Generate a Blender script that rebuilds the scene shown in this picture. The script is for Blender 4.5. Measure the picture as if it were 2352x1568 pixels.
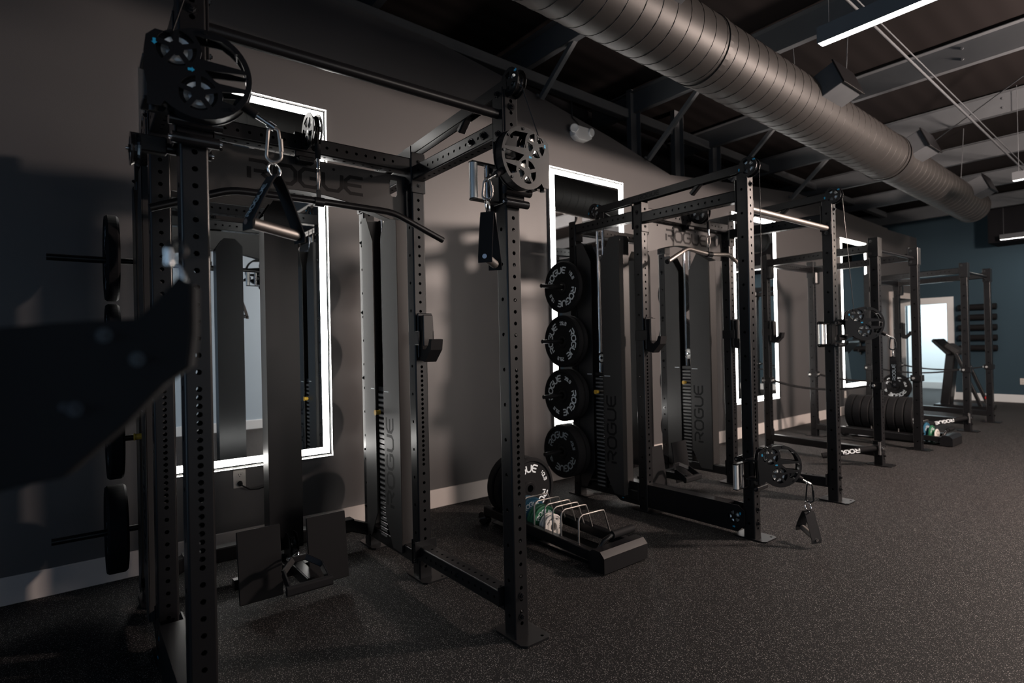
import bpy, math, random
from mathutils import Vector, Matrix
from mathutils.geometry import tessellate_polygon
random.seed(7)
PI = math.pi
for o in list(bpy.data.objects):
    bpy.data.objects.remove(o)
SC = bpy.context.scene
COL = SC.collection
V = Vector

# ------------------------------------------------------------------ camera
CAMH = 1.278
F_PX, YAW, PITCH, ROLL = 1288.76, 0.9043937, 0.00413082, -0.0215937
def cam_axes():
    cy, sy, cp, sp = math.cos(YAW), math.sin(YAW), math.cos(PITCH), math.sin(PITCH)
    Fw = V((-sy*cp, cy*cp, sp)); r = V((cy, sy, 0)); u = r.cross(Fw)
    cr, sr = math.cos(ROLL), math.sin(ROLL)
    return cr*r+sr*u, -sr*r+cr*u, Fw
_r, _u, _f = cam_axes()
cd = bpy.data.cameras.new('camera'); cam = bpy.data.objects.new('camera', cd); COL.objects.link(cam)
cd.sensor_width = 36; cd.lens = F_PX/2352*36; cd.clip_start = 0.05; cd.clip_end = 60
cam.matrix_world = Matrix(((_r.x, _u.x, -_f.x, 0), (_r.y, _u.y, -_f.y, 0), (_r.z, _u.z, -_f.z, CAMH), (0, 0, 0, 1)))
cd.dof.use_dof = True; cd.dof.focus_distance = 2.7; cd.dof.aperture_fstop = 2.2
SC.camera = cam

# ------------------------------------------------------------------ world, exposure
w = bpy.data.worlds.new('world'); SC.world = w; w.use_nodes = True
w.node_tree.nodes['Background'].inputs[0].default_value = (0.35, 0.5, 0.75, 1)
w.node_tree.nodes['Background'].inputs[1].default_value = 0.22
SC.view_settings.view_transform = 'Standard'; SC.view_settings.look = 'None'
SC.view_settings.exposure = 0.12; SC.view_settings.gamma = 1.0
SC.view_settings.use_curve_mapping = False

def area_light(name, loc, size, power, color, direction=(0, 0, -1), spread=180):
    ld = bpy.data.lights.new(name, 'AREA'); ld.shape = 'RECTANGLE'
    ld.size, ld.size_y = size; ld.energy = power; ld.color = color; ld.spread = math.radians(spread)
    o = bpy.data.objects.new(name, ld); COL.objects.link(o); o.location = loc
    o.rotation_euler = V(direction).to_track_quat('-Z', 'Y').to_euler()
    return o
WARM = (1.0, 0.80, 0.68); COOL = (0.72, 0.9, 1.0)
# cool fill added behind the camera for unseen daylight; fill at right; lit office
area_light('front_daylight_fill', (-1.2, -3.6, 1.5), (2.4, 2.2), 26, (0.55, 0.78, 1.0), (0.62, 1, 0), 110)
area_light('right_fill_light', (6.5, 4.6, 1.6), (4.5, 3.1), 160, (1.0, 0.88, 0.80), (-1, -.12, 0))  # added soft fill out of view at right, brightens the upper wall
area_light('office_light', (-3.7, 15.0, 2.5), (1.0, 1.0), 65, (0.78, 0.93, 1.0))

# ------------------------------------------------------------------ materials
MATS = {}
def mat(name, color, rough=0.5, metal=0.0, spec=0.5, noise=None, bump=None, emit=None, coat=0.0):
    m = bpy.data.materials.new(name); m.use_nodes = True
    nt = m.node_tree; b = nt.nodes['Principled BSDF']
    b.inputs['Base Color'].default_value = (*color, 1); b.inputs['Roughness'].default_value = rough
    b.inputs['Metallic'].default_value = metal; b.inputs['Specular IOR Level'].default_value = spec
    b.inputs['Coat Weight'].default_value = coat
    if noise or bump:
        tc = nt.nodes.new('ShaderNodeTexCoord')
    if noise:
        sc, amt = noise
        n = nt.nodes.new('ShaderNodeTexNoise'); n.inputs['Scale'].default_value = sc; n.inputs['Detail'].default_value = 4
        nt.links.new(tc.outputs['Object'], n.inputs['Vector'])
        mx = nt.nodes.new('ShaderNodeMix'); mx.data_type = 'RGBA'
        mx.inputs['A'].default_value = (*[c*(1-amt) for c in color], 1); mx.inputs['B'].default_value = (*[min(1, c*(1+amt)) for c in color], 1)
        nt.links.new(n.outputs['Fac'], mx.inputs['Factor']); nt.links.new(mx.outputs['Result'], b.inputs['Base Color'])
    if bump:
        sc, st, dist = bump
        n = nt.nodes.new('ShaderNodeTexNoise'); n.inputs['Scale'].default_value = sc; n.inputs['Detail'].default_value = 3
        nt.links.new(tc.outputs['Object'], n.inputs['Vector'])
        bp = nt.nodes.new('ShaderNodeBump'); bp.inputs['Strength'].default_value = st; bp.inputs['Distance'].default_value = dist
        nt.links.new(n.outputs['Fac'], bp.inputs['Height']); nt.links.new(bp.outputs['Normal'], b.inputs['Normal'])
    if emit:
        b.inputs['Emission Color'].default_value = (*emit[0], 1); b.inputs['Emission Strength'].default_value = emit[1]
    MATS[name] = m
    return m
BLK = mat('black_powder_coat', (0.008, 0.008, 0.009), 0.30, spec=0.36, bump=(900, 0.08, 0.0005))
SHR = mat('charcoal_powder_coat', (0.028, 0.027, 0.027), 0.45, spec=0.4, bump=(600, 0.1, 0.0006))
GLS = mat('gloss_black_plastic', (0.010, 0.010, 0.011), 0.16, spec=0.6)
RUB = mat('black_rubber', (0.010, 0.010, 0.011), 0.7, spec=0.15, bump=(300, 0.12, 0.0008))
INK = mat('cutout_black', (0.004, 0.004, 0.0045), 0.6, spec=0.2)
CHR = mat('chrome', (0.78, 0.79, 0.80), 0.14, metal=1.0)
STL = mat('brushed_steel', (0.36, 0.335, 0.315), 0.45, metal=1.0)
ALU = mat('bare_aluminium', (0.82, 0.82, 0.80), 0.4, metal=0.85)
WHT = mat('white_print', (0.86, 0.92, 0.95), 0.6)
GRY = mat('grey_print', (0.32, 0.37, 0.40), 0.6)
MRK = mat('worn_steel_mark', (0.16, 0.16, 0.16), 0.4)
BLU = mat('blue_sticker', (0.02, 0.36, 0.62), 0.5)
WEB = mat('black_webbing', (0.012, 0.012, 0.013), 0.85, spec=0.2, bump=(500, 0.3, 0.001))
WALLM = mat('grey_wall_paint', (0.085, 0.082, 0.083), 0.46, spec=0.8, noise=(1.5, 0.05), bump=(220, 0.12, 0.002))
WALLB = mat('blue_grey_wall_paint', (0.036, 0.066, 0.088), 0.8, spec=0.2, noise=(1.5, 0.05), bump=(220, 0.1, 0.002))
WALLR = mat('pale_blue_wall_paint', (0.50, 0.60, 0.68), 0.8, spec=0.2, bump=(220, 0.1, 0.002))
DARKW = mat('dark_insulation', (0.012, 0.012, 0.014), 0.9, spec=0.1, noise=(3, 0.3))
BASEM = mat('off_white_baseboard_paint', (0.62, 0.57, 0.54), 0.5, spec=0.4, noise=(2, 0.04))
WHITEP = mat('white_paint', (0.86, 0.88, 0.88), 0.6)
STEELB = mat('painted_steel_beam', (0.085, 0.092, 0.10), 0.6, spec=0.3, noise=(6, 0.15))
DUCTM = mat('galvanised_duct_paint', (0.034, 0.032, 0.031), 0.50, metal=0.25, noise=(4, 0.15), bump=(30, 0.06, 0.004))
LED = mat('led_diffuser', (0.9, 0.9, 0.9), 0.5, emit=((1.0, 0.97, 0.93), 15.0))
LAMP = mat('lamp_diffuser', (0.9, 0.9, 0.9), 0.5, emit=((1.0, 0.94, 0.88), 34.0))
BULB = mat('warm_bulb', (0.9, 0.8, 0.7), 0.5, emit=((1.0, 0.80, 0.70), 860.0))
BULB2 = mat('dim_bulb', (0.9, 0.8, 0.7), 0.5, emit=((1.0, 0.80, 0.66), 80.0))
BLUEP = mat('blue_change_plate', (0.02, 0.11, 0.19), 0.5, noise=(20, 0.1))
GREENP = mat('green_change_plate', (0.015, 0.13, 0.06), 0.5, noise=(20, 0.1))
WHITEPL = mat('white_change_plate', (0.66, 0.62, 0.58), 0.5)
REDP = mat('red_plastic', (0.45, 0.02, 0.02), 0.4)
YELP = mat('yellow_knob', (0.70, 0.42, 0.05), 0.4)
OUTP = mat('outlet_plastic', (0.62, 0.59, 0.55), 0.4)
# perfect mirror
MIR = mat('mirror_silver', (0.80, 0.84, 0.85), 0.0, metal=1.0)
# speckled rubber floor
FLR = mat('speckled_rubber_floor', (0.03, 0.03, 0.03), 0.75, spec=0.22)
nt = FLR.node_tree; b = nt.nodes['Principled BSDF']; tc = nt.nodes.new('ShaderNodeTexCoord')
def speck(scale, thr, seed):
    vo = nt.nodes.new('ShaderNodeTexVoronoi'); vo.inputs['Scale'].default_value = scale
    mp = nt.nodes.new('ShaderNodeMapping'); mp.inputs['Location'].default_value = (seed, seed*0.7, 0)
    nt.links.new(tc.outputs['Object'], mp.inputs['Vector']); nt.links.new(mp.outputs['Vector'], vo.inputs['Vector'])
    lt = nt.nodes.new('ShaderNodeMath'); lt.operation = 'LESS_THAN'; lt.inputs[1].default_value = thr
    nt.links.new(vo.outputs['Distance'], lt.inputs[0])
    sp = nt.nodes.new('ShaderNodeSeparateColor'); nt.links.new(vo.outputs['Color'], sp.inputs['Color'])
    g = nt.nodes.new('ShaderNodeMath'); g.operation = 'GREATER_THAN'; g.inputs[1].default_value = 0.55
    nt.links.new(sp.outputs['Red'], g.inputs[0])
    mu = nt.nodes.new('ShaderNodeMath'); mu.operation = 'MULTIPLY'
    nt.links.new(lt.outputs[0], mu.inputs[0]); nt.links.new(g.outputs[0], mu.inputs[1])
    return mu
s1 = speck(150, 0.25, 0.0); s2 = speck(280, 0.26, 3.3)
mxx = nt.nodes.new('ShaderNodeMath'); mxx.operation = 'MAXIMUM'; nt.links.new(s1.outputs[0], mxx.inputs[0]); nt.links.new(s2.outputs[0], mxx.inputs[1])
n1 = nt.nodes.new('ShaderNodeTexNoise'); n1.inputs['Scale'].default_value = 60; n1.inputs['Detail'].default_value = 5
nt.links.new(tc.outputs['Object'], n1.inputs['Vector'])
c1 = nt.nodes.new('ShaderNodeMix'); c1.data_type = 'RGBA'
c1.inputs['A'].default_value = (0.0065, 0.0065, 0.007, 1); c1.inputs['B'].default_value = (0.0145, 0.014, 0.014, 1)
nt.links.new(n1.outputs['Fac'], c1.inputs['Factor'])
c2 = nt.nodes.new('ShaderNodeMix'); c2.data_type = 'RGBA'; c2.inputs['B'].default_value = (0.33, 0.31, 0.30, 1)
nt.links.new(mxx.outputs[0], c2.inputs['Factor']); nt.links.new(c1.outputs['Result'], c2.inputs['A'])
nt.links.new(c2.outputs['Result'], b.inputs['Base Color'])
bp = nt.nodes.new('ShaderNodeBump'); bp.inputs['Strength'].default_value = 0.25; bp.inputs['Distance'].default_value = 0.002
nt.links.new(n1.outputs['Fac'], bp.inputs['Height']); nt.links.new(bp.outputs['Normal'], b.inputs['Normal'])
# ribbed roof deck
DECK = mat('ribbed_roof_deck', (0.014, 0.012, 0.012), 0.9, spec=0.05)
nt = DECK.node_tree; tc = nt.nodes.new('ShaderNodeTexCoord'); wv = nt.nodes.new('ShaderNodeTexWave')
wv.bands_direction = 'X'; wv.inputs['Scale'].default_value = 1.6; nt.links.new(tc.outputs['Object'], wv.inputs['Vector'])
bp = nt.nodes.new('ShaderNodeBump'); bp.inputs['Strength'].default_value = 0.15; bp.inputs['Distance'].default_value = 0.02
nt.links.new(wv.outputs['Fac'], bp.inputs['Height']); nt.links.new(bp.outputs['Normal'], nt.nodes['Principled BSDF'].inputs['Normal'])

# ------------------------------------------------------------------ object helpers
def tag(o, label=None, cat=None, group=None, kind=None):
    if label: o['label'] = label
    if cat: o['category'] = cat
    if group: o['group'] = group
    if kind: o['kind'] = kind
    return o
def thing(name, label, cat, loc=(0, 0, 0), rotz=0, group=None):
    o = bpy.data.objects.new(name, None); COL.objects.link(o)
    o.location = loc; o.rotation_euler = (0, 0, rotz); o.empty_display_size = 0.1
    return tag(o, label, cat, group)
def kids(o):
    return [c for c in bpy.data.objects if c.parent == o]
def copy_tree(o, parent=None):
    c = o.copy(); COL.objects.link(c)
    if parent is not None: c.parent = parent
    for k in kids(o): copy_tree(k, c)
    return c

class MB:
    def __init__(s, M=None):
        s.v = []; s.f = []; s.sm = []; s.M = M or Matrix.Identity(4)
    def add(s, vs, fs, smooth=False):
        n = len(s.v); s.v += [s.M @ V(p) for p in vs]; s.f += [tuple(i+n for i in f) for f in fs]; s.sm += [smooth]*len(fs)
        return s
    def box(s, c, d, ch=0.0, R=None):
        """chamfered box, centre c, size d"""
        c = V(c); hx, hy, hz = d[0]/2, d[1]/2, d[2]/2
        ch = min(ch, hx*.9, hy*.9, hz*.9)
        if ch <= 0:
            vs = [V((x*hx, y*hy, z*hz)) for x in (-1, 1) for y in (-1, 1) for z in (-1, 1)]
            fs = [(0, 1, 3, 2), (4, 6, 7, 5), (0, 4, 5, 1), (2, 3, 7, 6), (0, 2, 6, 4), (1, 5, 7, 3)]
        else:
            vs = []; idx = {}
            for sx in (-1, 1):
                for sy in (-1, 1):
                    for sz in (-1, 1):
                        for a in range(3):
                            h = [hx-ch, hy-ch, hz-ch]; h[a] = (hx, hy, hz)[a]
                            idx[(sx, sy, sz, a)] = len(vs); vs.append(V((sx*h[0], sy*h[1], sz*h[2])))
            fs = []
            for a in range(3):
                b_, c_ = (a+1) % 3, (a+2) % 3
                for sg in (-1, 1):
                    q = []
                    for (p1, p2) in ((-1, -1), (1, -1), (1, 1), (-1, 1)):
                        k = [0, 0, 0]; k[a] = sg; k[b_] = p1; k[c_] = p2; q.append(idx[(*k, a)])
                    fs.append(tuple(q if sg > 0 else q[::-1]))
                for s1_ in (-1, 1):
                    for s2_ in (-1, 1):
                        k1 = [0, 0, 0]; k1[b_] = s1_; k1[c_] = s2_; k2 = list(k1); k1[a] = -1; k2[a] = 1
                        q = [idx[(*k1, b_)], idx[(*k2, b_)], idx[(*k2, c_)], idx[(*k1, c_)]]
                        fs.append(tuple(q if s1_*s2_ > 0 else q[::-1]))
            for sx in (-1, 1):
                for sy in (-1, 1):
                    for sz in (-1, 1):
                        q = [idx[(sx, sy, sz, a)] for a in range(3)]
                        fs.append(tuple(q if sx*sy*sz > 0 else q[::-1]))
        if R is not None: vs = [R @ p for p in vs]
        return s.add([c+p for p in vs], fs)
    def cyl(s, a, b, r, r2=None, n=16, caps=True, smooth=True):
        a, b = V(a), V(b); r2 = r if r2 is None else r2
        d = (b-a).normalized(); x = d.orthogonal().normalized(); y = d.cross(x)
        vs = [a+(x*math.cos(2*PI*i/n)+y*math.sin(2*PI*i/n))*r for i in range(n)] + [b+(x*math.cos(2*PI*i/n)+y*math.sin(2*PI*i/n))*r2 for i in range(n)]
        s.add(vs, [(i, (i+1) % n, n+(i+1) % n, n+i) for i in range(n)], smooth)
        if caps: s.add(vs, [tuple(range(n-1, -1, -1)), tuple(range(n, 2*n))])
        return s
    def tube(s, pts, r, n=8, closed=False):
        pts = [V(p) for p in pts]; N = len(pts); rings = []; nrm = None
        for i, p in enumerate(pts):
            if closed: t = pts[(i+1) % N]-pts[i-1]
            else: t = pts[min(i+1, N-1)]-pts[max(i-1, 0)]
            t.normalize()
            if nrm is None: nrm = t.orthogonal().normalized()
            else: nrm = (nrm-t*nrm.dot(t)).normalized()
            bn = t.cross(nrm)
            rings.append([p+(nrm*math.cos(2*PI*k/n)+bn*math.sin(2*PI*k/n))*r for k in range(n)])
        vs = [q for rg in rings for q in rg]; fs = []
        for i in range(N if closed else N-1):
            j = (i+1) % N
            for k in range(n): fs.append((i*n+k, i*n+(k+1) % n, j*n+(k+1) % n, j*n+k))
        s.add(vs, fs, True)
        if not closed: s.add(vs, [tuple(range(n-1, -1, -1)), tuple(range((N-1)*n, N*n))])
        return s
    def strip(s, pts, wdir, width, th):
        """flat strap following pts; width along wdir; thickness th"""
        pts = [V(p) for p in pts]; wd = V(wdir).normalized(); N = len(pts); vs = []
        for i, p in enumerate(pts):
            t = (pts[min(i+1, N-1)]-pts[max(i-1, 0)]).normalized(); nn = t.cross(wd).normalized()
            for a, b_ in ((-1, -1), (1, -1), (1, 1), (-1, 1)): vs.append(p+wd*(a*width/2)+nn*(b_*th/2))
        fs = []
        for i in range(N-1):
            for k in range(4): fs.append((i*4+k, i*4+(k+1) % 4, (i+1)*4+(k+1) % 4, (i+1)*4+k))
        fs += [(3, 2, 1, 0), tuple((N-1)*4+k for k in range(4))]
        return s.add(vs, fs)
    def lathe(s, prof, a, d, n=40):
        """prof: (radius, height) list along axis d from a"""
        a = V(a); d = V(d).normalized(); x = d.orthogonal().normalized(); y = d.cross(x); vs = []
        for (r, h) in prof:
            for i in range(n):
                an = 2*PI*i/n; vs.append(a+d*h+(x*math.cos(an)+y*math.sin(an))*r)
        fs = []
        for j in range(len(prof)-1):
            for i in range(n): fs.append((j*n+i, j*n+(i+1) % n, (j+1)*n+(i+1) % n, (j+1)*n+i))
        return s.add(vs, fs, False)
    def plate(s, outer, holes, o, U, W, th):
        """flat plate: 2D outline + holes in frame o + a*U + b*W, thickness th along U x W (centred)"""
        o, U, W = V(o), V(U).normalized(), V(W).normalized(); Nn = U.cross(W)
        loops = [[V((p[0], p[1], 0)) for p in outer]] + [[V((p[0], p[1], 0)) for p in h] for h in holes]
        tris = tessellate_polygon(loops)
        flat = [p for l in loops for p in l]; n = len(flat)
        top = [o+U*p.x+W*p.y+Nn*(th/2) for p in flat]; bot = [q-Nn*th for q in top]
        fs = []
        for t in tris:
            a_, b_, c_ = (flat[i] for i in t)
            if (b_-a_).cross(c_-a_).z < 0: t = (t[0], t[2], t[1])
            fs.append(tuple(t)); fs.append(tuple(n+i for i in reversed(t)))
        k = 0
        for l in loops:
            m = len(l)
            for i in range(m): fs.append((k+i, k+(i+1) % m, n+k+(i+1) % m, n+k+i))
            k += m
        return s.add(top+bot, fs)
    def holed(s, o, U, S, L, w, ts, r, inward, N=12):
        """strip face: length L along U, width w along S centred on o; round holes at ts"""
        o, U, S, inward = V(o), V(U), V(S), V(inward); ts = sorted(t for t in ts if r*1.3 < t < L-r*1.3)
        def P(a, b_): return o+U*a+S*b_
        prev = 0.0; vs, fs = [], []
        def quad(a0, a1):
            n = len(vs); vs.extend([P(a0, -w/2), P(a1, -w/2), P(a1, w/2), P(a0, w/2)]); fs.append((n, n+1, n+2, n+3))
        for i, t in enumerate(ts):
            a0 = max(prev, t-r*1.25); a1 = t+r*1.25
            if i+1 < len(ts): a1 = min(a1, (t+ts[i+1])/2)
            if a0 > prev+1e-6: quad(prev, a0)
            n = len(vs)
            vs.extend([P(a1, w/2), P(a0, w/2), P(a0, -w/2), P(a1, -w/2)])
            cs = [(t+r*math.cos(2*PI*k/N), r*math.sin(2*PI*k/N)) for k in range(N)]
            vs.extend([P(*c) for c in cs]); vs.extend([P(*c)+inward*0.005 for c in cs]); q = N//4
            for k in range(4):
                for j in range(q): fs.append((n+k, n+4+(k*q+j+1) % N, n+4+(k*q+j) % N))
                fs.append((n+k, n+(k+1) % 4, n+4+((k+1)*q) % N))
            for k in range(N): fs.append((n+4+k, n+4+(k+1) % N, n+4+N+(k+1) % N, n+4+N+k))
            prev = a1
        if L > prev+1e-6: quad(prev, L)
        return s.add(vs, fs)
    def beam(s, a, b, W, w, h, hs=None, ht=None, r=0.0085, cr=0.007, cap=True, N=12):
        """square tube a->b; W: side direction; w across W, h across U x W; hs: holes in the +-W faces, ht: in the other pair"""
        a, b = V(a), V(b); U = b-a; L = U.length; U.normalize(); W = V(W); W = (W-U*W.dot(U)).normalized(); H = U.cross(W)
        s.holed(a+W*(w/2), U, H, L, h-2*cr, hs or [], r, -W, N); s.holed(a-W*(w/2), U, H, L, h-2*cr, hs or [], r, W, N)
        s.holed(a+H*(h/2), U, W, L, w-2*cr, ht or [], r, -H, N); s.holed(a-H*(h/2), U, W, L, w-2*cr, ht or [], r, H, N)
        K = 3; ring = []
        for sx, sy, a0 in ((1, 1, 0), (-1, 1, PI/2), (-1, -1, PI), (1, -1, 1.5*PI)):
            vs = []
            for k in range(K+1):
                an = a0+PI/2*k/K
                p = a+W*(sx*(w/2-cr)+cr*math.cos(an))+H*(sy*(h/2-cr)+cr*math.sin(an)); vs += [p, p+U*L]; ring.append(p)
            s.add(vs, [(2*k, 2*k+2, 2*k+3, 2*k+1) for k in range(K)], True)
        if cap:
            n = len(ring); s.add(ring+[p+U*L for p in ring], [tuple(range(n-1, -1, -1)), tuple(range(n, 2*n))])
        return s
    def build(s, name, m, parent=None, **kw):
        me = bpy.data.meshes.new(name); me.from_pydata([tuple(p) for p in s.v], [], s.f); me.materials.append(m)
        me.polygons.foreach_set('use_smooth', s.sm); me.update()
        o = bpy.data.objects.new(name, me); COL.objects.link(o)
        if parent is not None: o.parent = parent
        return tag(o, **kw) if kw else o

# ------------------------------------------------------------------ lettering made of strokes
GL = {
 'R': [[(0, 0), (0, .62)], [(0, 1), (.72, 1), (.95, .84), (.95, .62), (.72, .45), (.22, .45)], [(.6, .35), (1, 0)]],
 'O': [[(.22, 0), (0, .25), (0, .75), (.22, 1), (.78, 1), (1, .75), (1, .25), (.78, 0), (.22, 0)]],
 'G': [[(.95, .9), (.8, 1), (.22, 1), (0, .75), (0, .25), (.22, 0), (.8, 0), (.98, .15), (.98, .5), (.5, .5)]],
 'U': [[(0, 1), (0, .25), (.22, 0), (.78, 0), (1, .25), (1, 1)]],
 'E': [[(.98, 1), (.25, 1), (0, .75), (0, .25), (.25, 0), (.98, 0)], [(.1, .5), (.9, .5)]],
 'L': [[(0, 1), (0, 0), (.85, 0)]], 'B': [[(0, 0), (0, 1), (.75, 1), (.9, .85), (.9, .65), (.75, .5), (.1, .5)], [(.82, .42), (.95, .3), (.95, .13), (.8, 0), (.1, 0)]],
 'K': [[(0, 0), (0, 1)], [(.9, 1), (.1, .5), (.95, 0)]],
 '0': [[(.2, 0), (0, .2), (0, .8), (.2, 1), (.8, 1), (1, .8), (1, .2), (.8, 0), (.2, 0)]],
 '1': [[(.2, .8), (.5, 1), (.5, 0)]], '2': [[(0, .85), (.2, 1), (.8, 1), (1, .8), (1, .6), (0, 0), (1, 0)]],
 '3': [[(0, 1), (.8, 1), (1, .8), (.8, .5), (.3, .5)], [(.88, .41), (1, .25), (.8, 0), (0, 0)]],
 '4': [[(.75, .40), (.75, 1), (0, .3), (1, .3)], [(.75, 0), (.75, .20)]], '5': [[(1, 1), (.1, 1), (.1, .58), (.75, .58), (1, .4), (1, .15), (.8, 0), (0, 0)]],
}
def letters(mb, text, fn, size, adv=1.28, wide=1.1, th=0.17, center=True):
    """fn(u, v) -> 3D point; u along the line of writing"""
    W = (len(text)*adv-(adv-1))*size*wide; x0 = -W/2 if center else 0
    for i, ch in enumerate(text):
        for pl in GL[ch]:
            P = [V(p) for p in pl]; closed = (P[0]-P[-1]).length < 1e-6; n = len(P); L, R_ = [], []
            for q in range(n):
                d0 = (P[q]-P[q-1]).normalized() if q > 0 else ((P[0]-P[-2]).normalized() if closed else None)
                d1 = (P[q+1]-P[q]).normalized() if q < n-1 else ((P[1]-P[0]).normalized() if closed else None)
                d0 = d0 or d1; d1 = d1 or d0
                n0, n1_ = V((-d0.y, d0.x)), V((-d1.y, d1.x)); mt = n0+n1_
                mt = n0 if mt.length < .2 else mt.normalized(); k = min(1.6, 1/max(.3, mt.dot(n0)))
                L.append(P[q]+mt*(th/2*k)); R_.append(P[q]-mt*(th/2*k))
            for q in range(n-1):
                k = max(1, int((P[q+1]-P[q]).length/0.35)); pts = []
                for a in range(k+1):
                    for E_ in (L, R_):
                        pp = E_[q].lerp(E_[q+1], a/k); pts.append(fn(x0+(i*adv+pp.x)*size*wide, (pp.y-.5)*size))
                mb.add(pts, [(2*a, 2*a+2, 2*a+3, 2*a+1) for a in range(k)])
    return mb
def flat(o, U, W):
    o, U, W = V(o), V(U).normalized(), V(W).normalized()
    return lambda u, v: o+U*u+W*v
def arc(o, U, W, R, mid, flip=1):
    """write on a circle; mid = angle of the text centre"""
    o, U, W = V(o), V(U).normalized(), V(W).normalized()
    def fn(u, v):
        a = mid-flip*u/R; rr = R+flip*v
        return o+U*(rr*math.cos(a))+W*(rr*math.sin(a))
    return fn
def circ(cx, cy, r, n=24, a0=0.0):
    return [(cx+r*math.cos(a0+2*PI*i/n), cy+r*math.sin(a0+2*PI*i/n)) for i in range(n)]
def sector(cx, cy, r0, r1, a0, a1, n=5):
    return [(cx+r1*math.cos(a0+(a1-a0)*i/n), cy+r1*math.sin(a0+(a1-a0)*i/n)) for i in range(n+1)] + \
           [(cx+r0*math.cos(a1+(a0-a1)*i/n), cy+r0*math.sin(a1+(a0-a1)*i/n)) for i in range(n+1)]

# ------------------------------------------------------------------ the room
XW, YF, XR = -3.875, 13.64, 8.0
def struct(mb, name, m, parent=None):
    o = mb.build(name, m, parent)
    if parent is None: o['kind'] = 'structure'
    return o
struct(MB().box(((XW-1.5+XR)/2-0.4, 6.3, -0.05), (XR-XW+3.4, 19.6, 0.1)), 'floor', FLR)
# left (mirror) wall: drywall whose top edge follows the roof line
top = [(-4.0, 3.95), (1.0, 3.80), (1.51, 3.75), (2.33, 3.72), (3.28, 3.58), (4.38, 3.38), (5.39, 3.16), (5.92, 3.21), (7.26, 3.32), (8.46, 3.41), (9.15, 3.39), (10.3, 3.34), (12.05, 3.28)]
struct(MB().plate([(-4.0, 0), (12.05, 0)] + top[::-1], [], (XW-0.06, 0, 0), (0, 1, 0), (0, 0, 1), 0.12), 'wall_left', WALLM)
# above the cased opening at the far end of the left wall
struct(MB().box((XW-0.06, 12.86, 2.68), (0.12, 1.62, 1.16)), 'wall_left_lintel', WALLM).name = 'wall_left_end'
# recessed gable wall above, dark
struct(MB().box((-4.75, 5.0, 3.55), (0.1, 18, 1.9)), 'wall_gable', DARKW)
struct(MB().box(((XW-0.9), 5.0, 2.62), (1.75, 18, 0.06)), 'trim_1', DARKW)
# far wall with a doorway
fx0, fx1 = -4.10, -3.40
m = MB()
m.box(((-4.95+fx0)/2, YF+.06, 2.1), (fx0+4.95, .12, 4.2)).box(((fx1-1.0)/2, YF+.06, 2.1), (abs(fx1+1.0), .12, 4.2)).box(((fx0+fx1)/2, YF+.06, 3.11), (fx1-fx0, .12, 2.18))
m.box(((XR-1.0)/2, YF+.06, 2.1), (XR+1.0, .12, 4.2))
struct(m, 'wall_far', WALLB)
struct(MB().box((XR+.06, 5.0, 2.1), (.12, 18, 4.2)), 'wall_right', WALLR)
struct(MB().box((2.06, .4, 1.5), (.12, 4.2, 3.0)), 'wall_partition', WALLR)
struct(MB().box((2.0-.009, .4, .072), (.018, 4.2, .144), .004), 'baseboard_partition', WHITEP)
# soffit in the far right corner
struct(MB().box((2.7, YF-.35, 3.25), (10.6, .70, .72)), 'trim_2', DARKW)
# office beyond the doorway
m = MB(); m.box((-3.9, 16.2, 1.4), (3.2, .1, 2.8)).box((-5.0, 15, 1.4), (.1, 2.5, 2.8)).box((-2.4, 15, 1.4), (.1, 2.5, 2.8)).box((-3.7, 15, 2.85), (2.8, 2.6, .1))
struct(m, 'wall_office', WHITEP)
struct(MB().box((-3.7, 16.13, .075), (2.6, .02, .15)), 'baseboard_office', BASEM)
# hallway stub behind left opening
struct(MB().box((-5.0, 12.9, 1.5), (.1, 1.5, 3.0)), 'wall_hall', WALLM)
struct(MB().box((-4.45, 12.0, 1.5), (1.1, .1, 3.0)), 'wall_hall_side', WALLM)
# roof deck
sl = -0.048
m = MB(); zz = lambda y: 4.30+sl*y
m.add([(-4.9, -4, zz(-4)), (XR+.1, -4, zz(-4)), (XR+.1, 14, zz(14)), (-4.9, 14, zz(14)), (-4.9, -4, zz(-4)+.1), (XR+.1, -4, zz(-4)+.1), (XR+.1, 14, zz(14)+.1), (-4.9, 14, zz(14)+.1)],
      [(0, 1, 2, 3), (7, 6, 5, 4), (0, 4, 5, 1), (1, 5, 6, 2), (2, 6, 7, 3), (3, 7, 4, 0)])
struct(m, 'ceiling', DECK)
# baseboards
bt = 0.018
struct(MB().box((XW+bt/2, 4.0, .072), (bt, 16.1, .144), .004), 'baseboard_left', BASEM)
struct(MB().box(((fx1+XR)/2+.05, YF-bt/2, .072), (XR-fx1-.12, bt, .144), .004), 'baseboard_far', mat('white_baseboard_paint', (0.72, 0.75, 0.76), 0.5))
struct(MB().box((XR-bt/2, 5.0, .072), (bt, 17, .144), .004), 'baseboard_right', WHITEP)
# door casings
m = MB(); cw = .11
m.box((fx1+cw/2, YF-.012, 1.01), (cw, .024, 2.02)).box(((fx0+fx1)/2, YF-.012, 1.955), (fx1-fx0, .024, .13)).box((fx0-.04, YF-.012, 1.01), (.08, .024, 2.02))
struct(m, 'trim_3', WHITEP)
m = MB(); m.box((XW+.012, 12.09, 1.05), (.024, .11, 2.1)).box((XW+.012, 12.86, 2.05), (.024, 1.45, .11)).box((XW-.06, 12.06, 1.05), (.12, .02, 2.1))
struct(m, 'trim_4', BASEM)
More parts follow.
